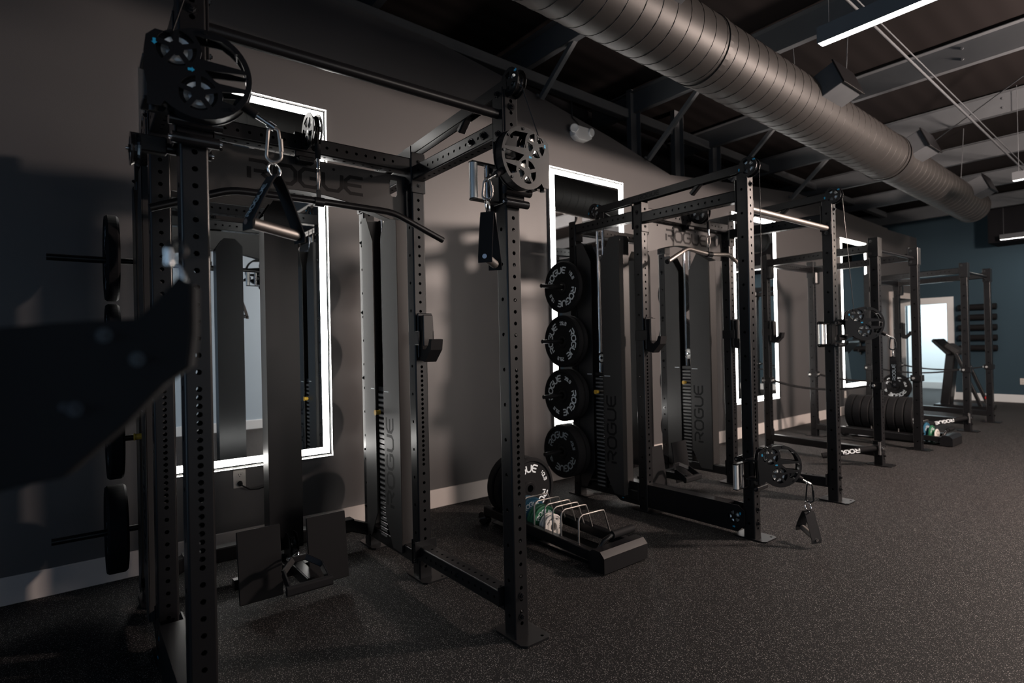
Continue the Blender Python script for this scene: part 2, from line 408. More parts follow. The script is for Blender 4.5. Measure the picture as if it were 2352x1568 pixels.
# purlins
for k in range(-3, 6):
    y = 4.95+1.524*k; z = 4.049+sl*y
    m = MB()
    x0, x1 = -4.65, XR
    m.box(((x0+x1)/2, y, z+.11), (x1-x0, .006, .22)).box(((x0+x1)/2, y+.03, z+.003), (x1-x0, .064, .006)).box(((x0+x1)/2, y-.03, z+.217), (x1-x0, .064, .006))
    for xb in (-1.45, 1.0):
        for dz in (.06, .16): m.cyl((xb, y-.003, z+dz), (xb, y-.014, z+dz), .012, n=6)
    struct(m, 'trim_%d' % (k+8), STEELB)
# studs of the gable frame above the drywall, diagonal flange braces and rods
for i, y in enumerate((4.95, 5.75, 6.55)):
    struct(MB().box((-4.05, y, 3.72), (.06, .10, 1.1)).box((-4.02, y+.05, 3.72), (.10, .006, 1.1)), 'trim_%d' % (20+i), STEELB)
for i, y in enumerate((3.42, 4.95, 6.6, 8.2)):
    z0 = 3.52 if i == 0 else (3.24 if i == 1 else 3.28)
    a = V((-3.84, y, z0)); b_ = V((-3.15, y+.10, z0+.68))
    struct(MB().beam(a, b_, (0, 1, 0), .045, .045, cr=.003).cyl(a+V((0, -.03, .02)), a+V((0, -.05, .02)), .012, n=6), 'trim_%d' % (25+i), STEELB)
struct(MB().beam((-4.1, -3, 3.98), (-4.1, 13.4, 3.62), (1, 0, 0), .10, .10, cr=.01), 'trim_30', STEELB)
# sloped conduit and diagonal tie rod
struct(MB().tube([(-1.62, -1.0, 3.86), (-1.62, 3, 3.72), (-1.62, 13.3, 3.30)], .011, 8).tube([(-1.60, -1.0, 3.90), (-1.60, 3, 3.76), (-1.60, 13.3, 3.34)], .006, 6), 'trim_31', STEELB)
struct(MB().tube([(-2.4, 8.6, 3.62), (0.9, 4.6, 3.80)], .006, 6), 'trim_32', STEELB)

# ------------------------------------------------------------------ duct
du = thing('ventilation_duct', 'long round spiral duct running under the roof above the racks', 'duct', (0, 0, 0))
dz = lambda y: 3.40-0.028*y
DX = -2.24
def duct_seg(y0, y1, r0, r1, n=48):
    pr = [(r0, 0), (r1, (y1-y0))]; a = V((DX, y0, dz(y0))); d = V((DX, y1, dz(y1)))-a
    pr = [(r0, 0), (r1, d.length)]
    mb = MB(); mb.lathe(pr, a, d, n); mb.sm = [True]*len(mb.f); return mb
duct_seg(-3.5, 6.95, .235, .235).build('duct_pipe', DUCTM, du)
duct_seg(6.95, 7.15, .245, .215).build('reducer', DUCTM, du)
duct_seg(7.15, 10.3, .215, .215).build('duct_pipe', DUCTM, du)
pts = []; N_ = 24
for i in range(int((6.95+1.0)/.135*N_)):
    y = -1.0+i*.135/N_; a = 2*PI*i/N_; pts.append((DX+.236*math.cos(a), y, dz(y)+.236*math.sin(a)))
MB().tube(pts, .0035, 4).build('spiral_seam', DUCTM, du)
pts = []
for i in range(int((10.3-7.15)/.135*N_)):
    y = 7.15+i*.135/N_; a = 2*PI*i/N_; pts.append((DX+.216*math.cos(a), y, dz(y)+.216*math.sin(a)))
MB().tube(pts, .0035, 4).build('spiral_seam', DUCTM, du)
for y in (0.6, 3.5, 6.9, 10.25):
    mb = MB(); r = .243 if y < 7 else .222
    mb.lathe([(r-.01, -.02), (r, -.02), (r, .02), (r-.01, .02)], (DX, y, dz(y)), (0, 1, -.028), 40)
    mb.build('coupling_band', DUCTM, du)
for y in (2.0, 5.4, 8.9):
    MB().cyl((DX+.2, y, dz(y)+.1), (DX+.24, y, zz(y)), .004, n=6).cyl((DX-.2, y, dz(y)+.1), (DX-.24, y, zz(y)), .004, n=6).build('hanger_rod', STEELB, du)
# end cap / elbow
MB().lathe([(.215, 0), (.205, .04), (.0, .05)], (DX, 10.3, dz(10.3)), (0, 1, -.028), 40).build('end_cap', DUCTM, du)
for y in (2.75, 5.05, 7.2, 9.6):
    a = math.radians(22); ax = V((math.cos(a), 0, math.sin(a)))
    R = Matrix.Rotation(-a, 3, 'Y'); rr = .235 if y < 7 else .215
    c = V((DX, y, dz(y)))+ax*(rr+.05)
    bx = MB().box(c, (.21, .38, .20), .004, R).build('air_diffuser', STEELB, du)
    g = MB()
    fc = c+ax*.096; up = V((-math.sin(a), 0, math.cos(a)))
    g.box(fc+ax*.01, (.012, .41, .23), .003, R)
    for i in range(5):
        g.box(fc+ax*.008+up*(-.06+.03*i), (.008, .31, .010), 0, R)
    for i in range(8): g.box(fc+ax*.010+V((0, -.135+.0385*i, 0)), (.004, .005, .15), 0, R)
    g.build('grille', BLK, bx)

# ------------------------------------------------------------------ pendant lamps
def pendant(x0, x1, y, z, label):
    t = thing('pendant_lamp', label, 'lamp', ((x0+x1)/2, y, z), 0, 'linear pendant lamps'); L = x1-x0
    m = MB(); m.box((0, -.031, .045), (L, .004, .09)).box((0, .031, .045), (L, .004, .09)).box((0, 0, .088), (L, .062, .004)).box((-L/2+.002, 0, .045), (.004, .062, .09)).box((L/2-.002, 0, .045), (.004, .062, .09))
    m.build('housing', STEELB, t)
    MB().box((0, 0, .008), (L-.01, .054, .012)).build('diffuser', LAMP, t)
    for sx in (-1, 1):
        MB().cyl((sx*(L/2-.05), 0, .09), (sx*(L/2-.05), 0, zz(y)-z-.005), .0025, n=6).build('suspension_cable', STEELB, t)
    return t
pendant(-1.37, 1.07, 3.30, 2.90, 'linear pendant lamp hanging nearest the camera, its lit underside at the top right')
pendant(-1.38, 1.06, 7.95, 2.90, 'short visible end of a linear pendant lamp at the right edge, the middle of three')
pendant(-2.40, 0.04, 12.75, 2.90, 'farthest linear pendant lamp, low at the right edge before the far wall')
# frosted globe lamps hung over the open floor beyond the right edge of the view
def globe(x, y, z, m, label):
    t = thing('globe_lamp', label, 'lamp', (x, y, z), 0, None)
    R = .16
    MB().lathe([(max(.001, R*math.sin(PI*i/14)), -R*math.cos(PI*i/14)) for i in range(15)], (0, 0, 0), (0, 0, 1), 24).build('globe', m, t)
    MB().cyl((0, 0, R-.01), (0, 0, R+.05), .03, n=12).cyl((0, 0, R+.04), (0, 0, zz(y)-z-.005), .004, n=6).build('stem', STEELB, t)
globe(0.75, 6.2, 2.76, BULB, 'warm frosted globe lamp over the open floor, outside the right edge of the view')
globe(1.45, 12.0, 2.95, BULB2, 'dimmer frosted globe lamp at the far end, outside the right edge of the view')
pendant(1.65, 4.09, 3.30, 2.90, 'linear pendant lamp of the second row, outside the view')

# ------------------------------------------------------------------ LED mirrors
def mirror(y0, y1, z0, z1, label):
    t = thing('led_mirror', label, 'mirror', (XW, (y0+y1)/2, z0), 0, 'tall LED mirrors along the grey wall'); hw = (y1-y0)/2; H = z1-z0
    d = .03
    m = MB()
    for (cy, cz, sy, sz) in ((-hw+.006, H/2, .012, H), (hw-.006, H/2, .012, H), (0, .006, 2*hw, .012), (0, H-.006, 2*hw, .012)):
        m.box((d/2+.002, cy, cz), (d, sy, sz), .001)
    m.build('frame', ALU, t)
    MB().box((.012, 0, H/2), (.018, 2*hw-.024, H-.024)).build('backing', BLK, t)
    MB().box((.0245, 0, H/2), (.006, 2*hw-.024, H-.024)).build('glass', MIR, t)
    i0, i1 = .022, .064
    m = MB(); x = .0285; t_ = .0015
    for (cy, cz, sy, sz) in ((-(hw-(i0+i1)/2), H/2, i1-i0, H-2*i0), (hw-(i0+i1)/2, H/2, i1-i0, H-2*i0), (0, (i0+i1)/2, 2*hw-2*i1, i1-i0), (0, H-(i0+i1)/2, 2*hw-2*i1, i1-i0)):
        m.box((x, cy, cz), (t_, sy, sz))
    m.build('light_band', LED, t)
    # narrow glowing edge
    m = MB()
    for (cy, cz, sy, sz) in ((-hw+.003, H/2, .004, H), (hw-.003, H/2, .004, H), (0, .003, 2*hw, .004), (0, H-.003, 2*hw, .004)):
        m.box((d+.0025, cy, cz), (.001, sy, sz))
    m.build('edge_light', LED, t)
    return t
mirror(.37, 1.42, .532, 2.931, 'tall lit mirror behind the nearest rack, partly hidden by its dark centre column')
mirror(3.502, 4.53, .50, 2.92, 'tall lit mirror behind the second rack, discs hanging before its left edge')
mirror(6.61, 7.72, .445, 2.895, 'tall lit mirror behind the third rack, third from the camera')
mirror(9.85, 10.90, .44, 2.89, 'tall lit mirror seen beyond the strapped racks, farthest from the camera')

# ------------------------------------------------------------------ emergency light, outlets
t = thing('emergency_light', 'white two-headed emergency light high on the grey wall by the roof line', 'light', (XW, 3.93, 3.31))
m = MB(); m.plate([(-.11, -.045), (-.06, -.075), (.06, -.075), (.11, -.045), (.12, .0), (.07, .05), (-.07, .05), (-.12, 0)], [], (.035, 0, 0), (0, 1, 0), (0, 0, 1), .07)
m.build('body', WHITEP, t)
for sy in (-1, 1):
    h = MB().lathe([(0, 0), (.030, 0), (.040, .025), (.042, .05), (.036, .058), (.032, .052), (0, .048)], (.03, sy*.095, .020), (.8, sy*.35-.25, -.12), 24)
    h.build('lamp_head', WHITEP, t)
MB().tube([(.012, .02, .05), (.012, -.03, .11), (.012, -.09, .14), (.012, -.10, .30)], .006, 6).build('cable', BLK, t)
def outlet(loc, face, label, plug=False):
    t = thing('wall_outlet', label, 'outlet', loc, 0, None); t.rotation_euler = (0, 0, face)
    MB().box((.004, 0, 0), (.007, .074, .115), .003).build('cover_plate', OUTP, t)
    m = MB()
    for dz_ in (.024, -.024):
        m.box((.0085, 0, dz_), (.003, .034, .030), .001)
    m.build('socket_face', OUTP, t)
    m = MB()
    for dz_ in ((.024,) if plug else (.024, -.024)):
        m.box((.0102, -.007, dz_+.004), (.001, .003, .011)).box((.0102, .007, dz_+.004), (.001, .003, .009)).cyl((.0098, 0, dz_-.008), (.0106, 0, dz_-.008), .003, n=8)
    m.build('socket_slots', INK, t)
    return t
outlet((XW, .827, .462), 0, 'white double outlet under the nearest mirror with a black plug in it', True)
m = MB(); m.cyl((.012, 0, 0), (.035, 0, -.004), .016, .012, n=12)
pts = [(.035, 0, -.004), (.05, .01, -.012), (.055, .05, -.04), (.05, .10, -.045), (.05, .18, -.03), (.04, .22, .02), (.03, .24, .075)]
m.tube(pts, .0045, 8)
t = m.build('power_plug', RUB); tag(t, 'black plug and cord in the lower socket under the nearest mirror', 'plug'); t.location = (XW, .827, .435)
outlet((XW, 9.98, .33), 0, 'white outlet on the grey wall below the farthest mirror')
outlet((-2.30, YF, .39), -PI/2, 'white outlet on the blue-grey far wall at the right edge')

# ------------------------------------------------------------------ racks
W3 = 0.0762
BOLTME = None
def bolt(parent, p, n, s=1.0):
    global BOLTME
    if BOLTME is None:
        mb = MB(); mb.cyl((0, 0, 0), (0, 0, .003), .021, n=20); mb.cyl((0, 0, .003), (0, 0, .014), .0135, n=6, smooth=False); mb.cyl((0, 0, .014), (0, 0, .02), .007, n=10)
        o = mb.build('bolt', GLS, parent); BOLTME = o.data
    else:
        o = bpy.data.objects.new('bolt', BOLTME); COL.objects.link(o); o.parent = parent
    o.location = p; o.rotation_euler = V(n).to_track_quat('Z', 'Y').to_euler(); o.scale = (s, s, s)
    return o
def hole_rows(h):
    out = []; z = .07
    while z < h-.03:
        out.append(z); z += .0254 if .60 < z < 1.14 else .0508
    return out
def upright(parent, cx, cy, h, N=12, foot=True):
    hx = hole_rows(h); hy = [z for i, z in enumerate(x*.1524+.10 for x in range(int(h/.1524)))]
    o = MB().beam((cx, cy, .008), (cx, cy, h), (1, 0, 0), W3, W3, hs=[z-.008 for z in hx], ht=[z-.008 for z in hy], N=N).build('upright', BLK, parent)
    if foot:
        m = MB().plate([(-.09, -.05), (.09, -.05), (.11, -.03), (.11, .09), (.09, .11), (-.09, .11), (-.11, .09), (-.11, -.03)],
                       [circ(.082, .075, .008, 10), circ(-.082, .075, .008, 10)], (cx, cy, .005), (1, 0, 0), (0, 1, 0), .009)
        m.build('base_plate', BLK, o)
    return o
def crossbeam(parent, a, b, side, name='crossmember', holes=True, h=W3, w=W3*.98, gus=True, N=12, lab=None):
    """a, b centres of the uprights' faces; side: direction normal to the perforated face"""
    a, b = V(a), V(b); L = (b-a).length; d = (b-a).normalized()
    hs = [L/2+(i-20)*.0508 for i in range(41) if .07 < L/2+(i-20)*.0508 < L-.07] if holes else []
    m = MB().beam(a, b, side, w, h, hs=hs, ht=hs, r=.0075, N=N)
    o = m.build(name, BLK, parent)
    if gus:
        s = V(side).normalized(); up = V((0, 0, 1))
        for p, q in ((a, 1), (b, -1)):
            R_ = Matrix((d, s, d.cross(s))).transposed()
            MB().box(p+d*(q*.004)+V((0, 0, .028 if p.z < .5 else 0)), (.007, .085, h+(.06 if p.z < .5 else .13)), .002, R_).build('end_bracket', BLK, o)

    return o
def pulley(parent, c, n, r=.055, name='pulley', gloss=True):
    """spoked wheel; axis n"""
    c, n = V(c), V(n).normalized(); x = n.orthogonal().normalized()
    if abs(n.z) < .9: x = V((0, 0, 1)).cross(n).normalized()
    y = n.cross(x)
    m = MB(); m.lathe([(r*.72, -.012), (r, -.012), (r, -.009), (r*.88, -.002), (r*.88, .002), (r, .009), (r, .012), (r*.72, .012), (r*.72, -.012)], c, n, 32)
    m.cyl(c-n*.016, c+n*.016, r*.24, n=16)
    o = m.build(name, GLS, parent)
    MB().lathe([(r*.22, -.007), (r*.5, -.0045), (r*.74, -.009), (r*.74, .009), (r*.5, .0045), (r*.22, .007)], c, n, 28).build('wheel_web', ALU, o)
    m = MB(); m.cyl(c-n*.022, c+n*.022, r*.10, n=8)
    m.build('axle', CHR, o)
    return o
def arrow(parent, o, U, Wd, s=.011):
    o, U, Wd = V(o), V(U).normalized(), V(Wd).normalized()
    m = MB(); q = [(-1, -.45), (.2, -.45), (.2, -.9), (1.1, 0), (.2, .9), (.2, .45), (-1, .45)]
    m.add([o+U*(a*s)+Wd*(b_*s) for a, b_ in q], [tuple(range(7))]); return m.build('arrow_sticker', BLU, parent)

def sideplate(m, c, U, W, th, flip=1):
    """pulley housing cheek in local (u, v): hinge at u=0, rim to u=.25"""
    cx = .122
    out = [(-.012, -.05), (-.012, -.105), (.02, -.105), (.03, -.09)]
    a0, a1 = math.radians(-132), math.radians(128)
    out += [(cx+.128*math.cos(a0+(a1-a0)*i/36), .128*math.sin(a0+(a1-a0)*i/36)) for i in range(37)]
    out += [(.01, .105), (-.012, .085), (-.018, .04), (-.018, -.01)]
    holes = []
    for (px, py, r) in ((.060, .062, .050), (.112, -.055, .049)):
        for k in range(5):
            a = PI/2+2*PI*k/5+PI/5; hh = []
            for rr, n_ in ((r, 7), (.019, 3)):
                w_ = PI/5-math.asin(.0068/rr); q = [(px+rr*math.cos(a-w_+2*w_*i/n_), py+rr*math.sin(a-w_+2*w_*i/n_)) for i in range(n_+1)]
                hh += q if rr == r else q[::-1]
            holes.append(hh)
    # windows between the pulleys and the outer rim
    def ring(a): return (cx+.113*math.cos(math.radians(a)), .113*math.sin(math.radians(a)))
    holes.append([ring(15), ring(27), ring(39), ring(51), ring(63), (.106, .106), (.118, .084), (.122, .062), (.118, .042)])
    holes.append([ring(-13), ring(-5), ring(3), ring(9), (.128, .012), (.142, -.003), (.160, -.019)])
    holes.append([ring(-19), ring(-30), ring(-43), (.172, -.068), (.174, -.056), (.172, -.042)])
    m.plate(out, holes, c, U, W, th)
    return m

def trolley(parent, up, z, hinge, d, g=(0, -1)):
    """pulley carriage on an upright at up=(x,y); hinge point (x,y); d=direction (x,y) of the housing; hy = side of grip"""
    cx, cy = up; T = None
    m = MB()
    for sx in (-1, 1): m.box((cx+sx*.049, cy, z), (.008, .106, .17), .002)
    for sy in (-1, 1): m.box((cx, cy+sy*.049, z), (.106, .008, .17), .002)
    t = m.build('trolley_sleeve', BLK, parent)
    for dz_ in (-.085, .085):
        for (a, b_) in (((-.062, -.062), (-.062, .062)), ((.062, -.062), (.062, .062))):
            MB().cyl((cx+a[0], cy+a[1], z+dz_), (cx+b_[0], cy+b_[1], z+dz_), .017, n=14).build('roller', GLS, t)
            MB().cyl((cx+a[0], cy+a[1]-.008, z+dz_), (cx+b_[0], cy+b_[1]+.008, z+dz_), .007, n=8).build('roller_axle', CHR, t)
    # grip and its bracket
    g = V((*g, 0)); gz = V((cx, cy, z))+g*.054; sd = V((abs(g.y), abs(g.x), 0)); ab = V((abs(g.x), abs(g.y), 0))
    m = MB()
    for dz_ in (-.078, .078): m.box(gz+g*.07+V((0, 0, dz_)), sd*.03+ab*.14+V((0, 0, .008)), .002)
    m.box(gz+g*.004, sd*.04+ab*.008+V((0, 0, .15)), .002)
    m.build('grip_bracket', BLK, t)
    q = gz+g*.125; up_ = V((0, 0, .074)); MB().cyl(q-up_, q+up_, .018, n=20).build('grip', ALU, t)
    q = gz+g*.055; MB().cyl(q-up_, q+up_, .012, n=16).cyl(q-up_*.06, q+up_*.06, .014, n=16).build('pop_pin', CHR, t)
    # housing
    H = V((hinge[0], hinge[1], z+.075)); z = z+.075; U = V((d[0], d[1], 0)).normalized(); Wv = V((0, 0, 1)); Nn = U.cross(Wv)
    m = MB()
    m.box(((cx+.053+H.x)/2, H.y*.5+cy*.5, z-.086), (abs(H.x-cx-.053)+.03, abs(H.y-cy)+.05, .012), .002)
    m.box(((cx+.053+H.x)/2, H.y*.5+cy*.5, z+.03), (abs(H.x-cx-.053)+.03, abs(H.y-cy)+.05, .012), .002)
    m.cyl(H+V((0, 0, -.115)), H+V((0, 0, .06)), .012, n=12)
    m.build('hinge', BLK, t)
    MB().cyl(V((cx+.07, cy-.07, z-.11)), V((cx+.07, cy+.07, z-.11)), .018, n=16).build('bumper_roller', GLS, t)
    hs = MB(); sideplate(hs, H+Nn*.024, U, Wv, .005); sideplate(hs, H-Nn*.024, U, Wv, .005)
    ho = hs.build('pulley_housing', BLK, t)
    cxx = .122; rim = MB()
    a0, a1 = math.radians(-125), math.radians(122); pts = [(cxx+.122*math.cos(a0+(a1-a0)*i/40), .122*math.sin(a0+(a1-a0)*i/40)) for i in range(41)]
    P = [H+U*p[0]+Wv*p[1] for p in pts]
    rim.strip(P, Nn, .040, .006); rim.build('rim_guard', BLK, t)
    for (px, py, r) in ((.060, .062, .054), (.112, -.055, .053)):
        pulley(t, H+U*px+Wv*py, Nn, r)
    for an in (85, 40, 5, -50):
        q = H+U*(cxx+.118*math.cos(math.radians(an)))+Wv*(.118*math.sin(math.radians(an)))
        MB().cyl(q-Nn*.031, q+Nn*.031, .006, n=8).build('housing_screw', GLS, t)
    sg = 1 if Nn.dot(V((0, 0, CAMH))-H) > 0 else -1
    f = H+Nn*(sg*.0272)
    arrow(t, f+U*.008+Wv*.07, (0, 0, -1), U, .008); arrow(t, f+U*.095+Wv*.008, U, Wv, .008)
    # swivel tip
    an = math.radians(-32); ax = U*math.cos(an)+Wv*math.sin(an)
    q = H+U*cxx; p0 = q+ax*.10; p1 = q+ax*.165; p2 = q+ax*.20
    MB().cyl(p0, p1, .016, .013, n=16).build('cable_stop', RUB, t)
    MB().cyl(p1, p2, .008, .006, n=12).cyl(p2, p2+ax*.022, .010, n=12).build('swivel', CHR, t)
    return p2+ax*.018

def weight_stack(parent, x0, x1, y, z0=.10, zt=2.09, pin=12, top=1.0):
    """two channel shrouds with a slot between them, plates and guide rods in the slot"""
    s0, s1 = x0+.155, x0+.155+.115; dy = .055
    def chan(a, b, slot):     # shroud half between x=a and x=b, slot on side `slot`
        m = MB()
        w = b-a; ch = .09
        if slot > 0: outl = [(0, 0), (w-ch, 0), (w, .16), (w, zt-z0-.16), (w-ch, zt-z0), (0, zt-z0)]
        else: outl = [(ch, 0), (w, 0), (w, zt-z0), (ch, zt-z0), (0, zt-z0-.16), (0, .16)]
        for sy in (-1, 1): m.plate(outl, [], (a, y+sy*dy, z0), (1, 0, 0), (0, 0, 1), .004)
        xo = a+.002 if slot > 0 else b-.002
        m.box((xo, y, (z0+zt)/2), (.004, 2*dy, zt-z0))
        return m
    a_ = chan(x0, s0, 1).build('stack_shroud', SHR, parent)
    b_ = chan(s1, x1, -1).build('stack_shroud', SHR, parent)
    for sy in (-1, 1):
        U = (0, 0, 1); o = (s1+.075, y+sy*(dy+.0024), .60)
        letters(MB(), 'ROGUE', flat(o, U, (-1, 0, 0) if sy < 0 else (1, 0, 0)), .085, th=.2, wide=1.0).build('cutout_lettering', INK, b_)
        MB().box((s0-.035, y+sy*(dy+.0026), 1.02), (.05, .001, .005)).build('level_mark', WHT, a_)
        MB().box((s1+.04, y+sy*(dy+.0026), 1.01), (.06, .001, .005)).build('level_mark', WHT, b_)
    xm = (s0+s1)/2
    for dx in (-.028, .028):
        MB().cyl((xm+dx, y, z0), (xm+dx, y, zt+.08), .0095, n=14).build('guide_rod', CHR, parent)
    n = 28; ph = (top-z0-.02)/n
    for k in range(n):
        z = z0+.02+ph*(k+.5)
        m = MB(); m.box((xm, y, z), (.108, .085, ph-.005), .003)
        o = m.build('stack_plate', BLK, parent)
        MB().box((xm+.0, y-.0432, z), (.080, .001, ph*.36)).build('weight_mark', MRK, o)
    m = MB().box((xm, y, top+.02), (.104, .08, .03), .004).cyl((xm, y, top+.03), (xm, y, top+.10), .012, n=12)
    m.build('head_plate', BLK, parent)
    MB().cyl((xm-.01, y-.05, top-.12), (xm-.01, y-.078, top-.12), .014, n=16).cyl((xm-.01, y-.078, top-.12), (xm-.01, y-.082, top-.12), .017, n=16).build('selector_pin', YELP, parent)
    pulley(parent, (xm, y, top+.15), (0, 1, 0), .045)
    m = MB()
    for dx in (-.044, .044): m.cyl((xm+dx, y, top+.15), (xm+dx, y, zt+.22), .0028, n=6)
    m.build('cable', BLK, parent)

def cable_track(parent, xr, xf, y, z, zr=None, word=False, side=-1):
    """channel that carries the cable from above the stack to the front post, pulley at each end"""
    zr = z-.045 if zr is None else zr
    a, b_ = V((xr, y, zr)), V((xf, y, z))
    m = MB(); up = V((0, 0, 1))
    for sy in (-1, 1): m.beam(a+V((.06, sy*.022, 0)), b_+V((-.02, sy*.022, 0)), (0, 1, 0), .006, .055, cr=.002)
    o = m.build('cable_track', BLK, parent)
    for p in (a, b_):
        m = MB()
        for sy in (-1, 1): m.plate(circ(0, 0, .062, 16), [sector(0, 0, .018, .046, 2*PI*k/5+.25, 2*PI*(k+1)/5-.25, 4) for k in range(5)], p+V((0, sy*.022, 0)), (1, 0, 0), (0, 0, 1), .004)
        m.build('pulley_cheek', BLK, o)
        pulley(o, p, (0, 1, 0), .052)
        arrow(o, p+V((.045, side*.0255, .035)), (1, 0, 0), (0, 0, 1), .009)
        arrow(o, p+V((-.055, side*.0255, -.01)), (0, 0, 1), (1, 0, 0), .009)
    MB().beam((xr+.05, y, zr-.03), (xr+.16, y, zr-.10), (0, 1, 0), .04, .05).build('track_bracket', BLK, o)
    MB().beam((xf-.35, y, z-.02), (xf-.42, y, z-.08), (0, 1, 0), .04, .03).build('track_bracket', BLK, o)
    if word:
        c = a.lerp(b_, .42)+V((0, side*.0262, 0)); d = (b_-a).normalized()
        letters(MB(), 'ROGUE', flat(c, d, (0, 0, 1)), .028).build('cutout_lettering', INK, o)
    return o
def low_track(parent, xr, xf, y, z=.125):
    m = MB()
    o = m.plate([(-.0, -.06), (.05, -.09), (xf-xr-.05, -.09), (xf-xr, -.04), (xf-xr, .05), (xf-xr-.04, .08), (.04, .08), (0, .05)],
            [sector(.075, 0, .016, .044, 2*PI*k/5+.25, 2*PI*(k+1)/5-.25, 4) for k in range(5)] + [sector(xf-xr-.075, 0, .016, .044, 2*PI*k/5+.25, 2*PI*(k+1)/5-.25, 4) for k in range(5)],
            (xr, y-.042, z), (1, 0, 0), (0, 0, 1), .006)
    m.plate([(0, -.06), (.05, -.09), (xf-xr-.05, -.09), (xf-xr, -.04), (xf-xr, .05), (xf-xr-.04, .08), (.04, .08), (0, .05)], [], (xr, y+.042, z), (1, 0, 0), (0, 0, 1), .006)
    m.box(((xr+xf)/2, y, z+.075), (xf-xr-.24, .08, .008))
    o = m.build('low_cable_channel', BLK, parent)
    for dx in (.075, xf-xr-.075):
        pulley(o, (xr+dx, y-.02, z), (0, 1, 0), .050)
        arrow(o, (xr+dx+.045, y-.0456, z+.03), (0, 0, 1), (1, 0, 0), .009); arrow(o, (xr+dx, y-.0456, z-.062), (1, 0, 0), (0, 0, 1), .009)
    return o

def header(parent, x, y0, y1, z1=2.215):
    L = y1-y0; n = 24; zb = -.245
    bot = []
    for i in range(n+1):
        t = i/n; y = .10+(L-.20)*t; bot.append((y, zb+.085*math.sin(PI*t)))
    out = [(0, 0), (0, zb), (.08, zb)]+bot+[(L-.08, zb), (L, zb), (L, 0)]
    def slot(c): return [(c-.022, -.03), (c-.022, -.105), (c-.012, -.12), (c+.012, -.12), (c+.022, -.105), (c+.022, -.03)]
    m = MB().plate(out, [slot(.075), slot(L-.075)], (x, y0, z1), (0, 1, 0), (0, 0, 1), .006)
    # returned lower flange of the arch
    m.strip([(x-.03, y0+p[0], z1+p[1]) for p in bot], (1, 0, 0), .06, .005)
    o = m.build('arched_header', SHR, parent)
    letters(MB(), 'ROGUE', flat((x+.0038, (y0+y1)/2+.035, z1-.095), (0, 1, 0), (0, 0, 1)), .085, adv=1.22, wide=1.12, th=.2).build('cutout_lettering', INK, o)
    for t in (.18, .36, .64, .82): bolt(parent, (x+.004, y0+L*t, z1-.03), (1, 0, 0), .35)
    return o
def lat_pulley(parent, x, y, z=2.29):
    m = MB().box((x-.02, y, z-.03), (.02, .10, .12), .003)
    for sy in (-1, 1): m.plate(circ(0, 0, .085, 24)[:]+[], [sector(0, 0, .022, .066, 2*PI*k/5+.22, 2*PI*(k+1)/5-.22, 4) for k in range(5)], (x+.085, y+sy*.02, z+.005), (1, 0, 0), (0, 0, 1), .004)
    m.beam((x-.02, y-.035, z-.10), (x-.02, y+.035, z-.10), (1, 0, 0), .05, .03)
    o = m.build('lat_pulley_bracket', BLK, parent)
    pulley(o, (x+.085, y, z+.005), (0, 1, 0), .075)
    m = MB().cyl((x+.158, y, z-.09), (x+.158, y, z+.005), .0032, n=6); m.build('cable', BLK, o)
    MB().cyl((x+.158, y, z-.075), (x+.158, y, z-.14), .014, .012, n=14).build('cable_stop', RUB, o)
    MB().cyl((x+.158, y, z-.14), (x+.158, y, z-.185), .008, n=12).build('swivel', CHR, o)
    return V((x+.158, y, z-.185))
def centre_column(parent, x, y, z0=.19, z1=2.08):
    w = .175; d = .10; ch = .05
    m = MB()
    out = [(-w/2, 0), (w/2, 0), (w/2, z1-z0-ch), (w/2-ch, z1-z0), (-w/2+ch*1.0, z1-z0), (-w/2, z1-z0-ch*1.6)]
    for sx in (0, 1): m.plate(out, [], (x+sx*d, y, z0), (0, 1, 0), (0, 0, 1), .005)
    for sy in (-1, 1): m.box((x+d/2, y+sy*(w/2-.002), z0+(z1-z0-.09)/2), (d, .004, z1-z0-.09))
    o = m.build('centre_column', BLK, parent)
    m = MB().beam((x+d, y, .14), (x+d+.42, y, .14), (0, 1, 0), .06, .06)
    for sy in (-1, 1): m.plate([(-.05, -.06), (.05, -.06), (.05, .10), (.02, .14), (-.03, .14), (-.05, .10)], [], (x+d+.08, y+sy*.022, .16), (1, 0, 0), (0, 0, 1), .005)
    m.build('low_row_arm', BLK, parent)
    pulley(parent, (x+d+.08, y, .24), (0, 1, 0), .045)
    MB().cyl((x+d+.11, y, .235), (x+d+.16, y, .215), .014, n=14).build('cable_stop', RUB, parent)
    return V((x+d+.19, y, .20))
def foot_plates(parent, x, yc, z0=.065):
    for sg, (y0, y1) in ((-1, (yc-.30, yc-.10)), (1, (yc+.03, yc+.235))):
        R = Matrix.Rotation(math.radians(-8), 3, 'Y')
        o = MB().box((x, (y0+y1)/2, z0+.17), (.012, y1-y0, .34), .003, R).build('foot_plate', RUB, parent)
    MB().beam((x-.10, yc-.30, .13), (x-.10, yc+.235, .13), (1, 0, 0), .05, .05).beam((x-.30, yc-.03, .13), (x-.08, yc-.03, .13), (0, 1, 0), .05, .05).build('foot_plate_bar', BLK, parent)

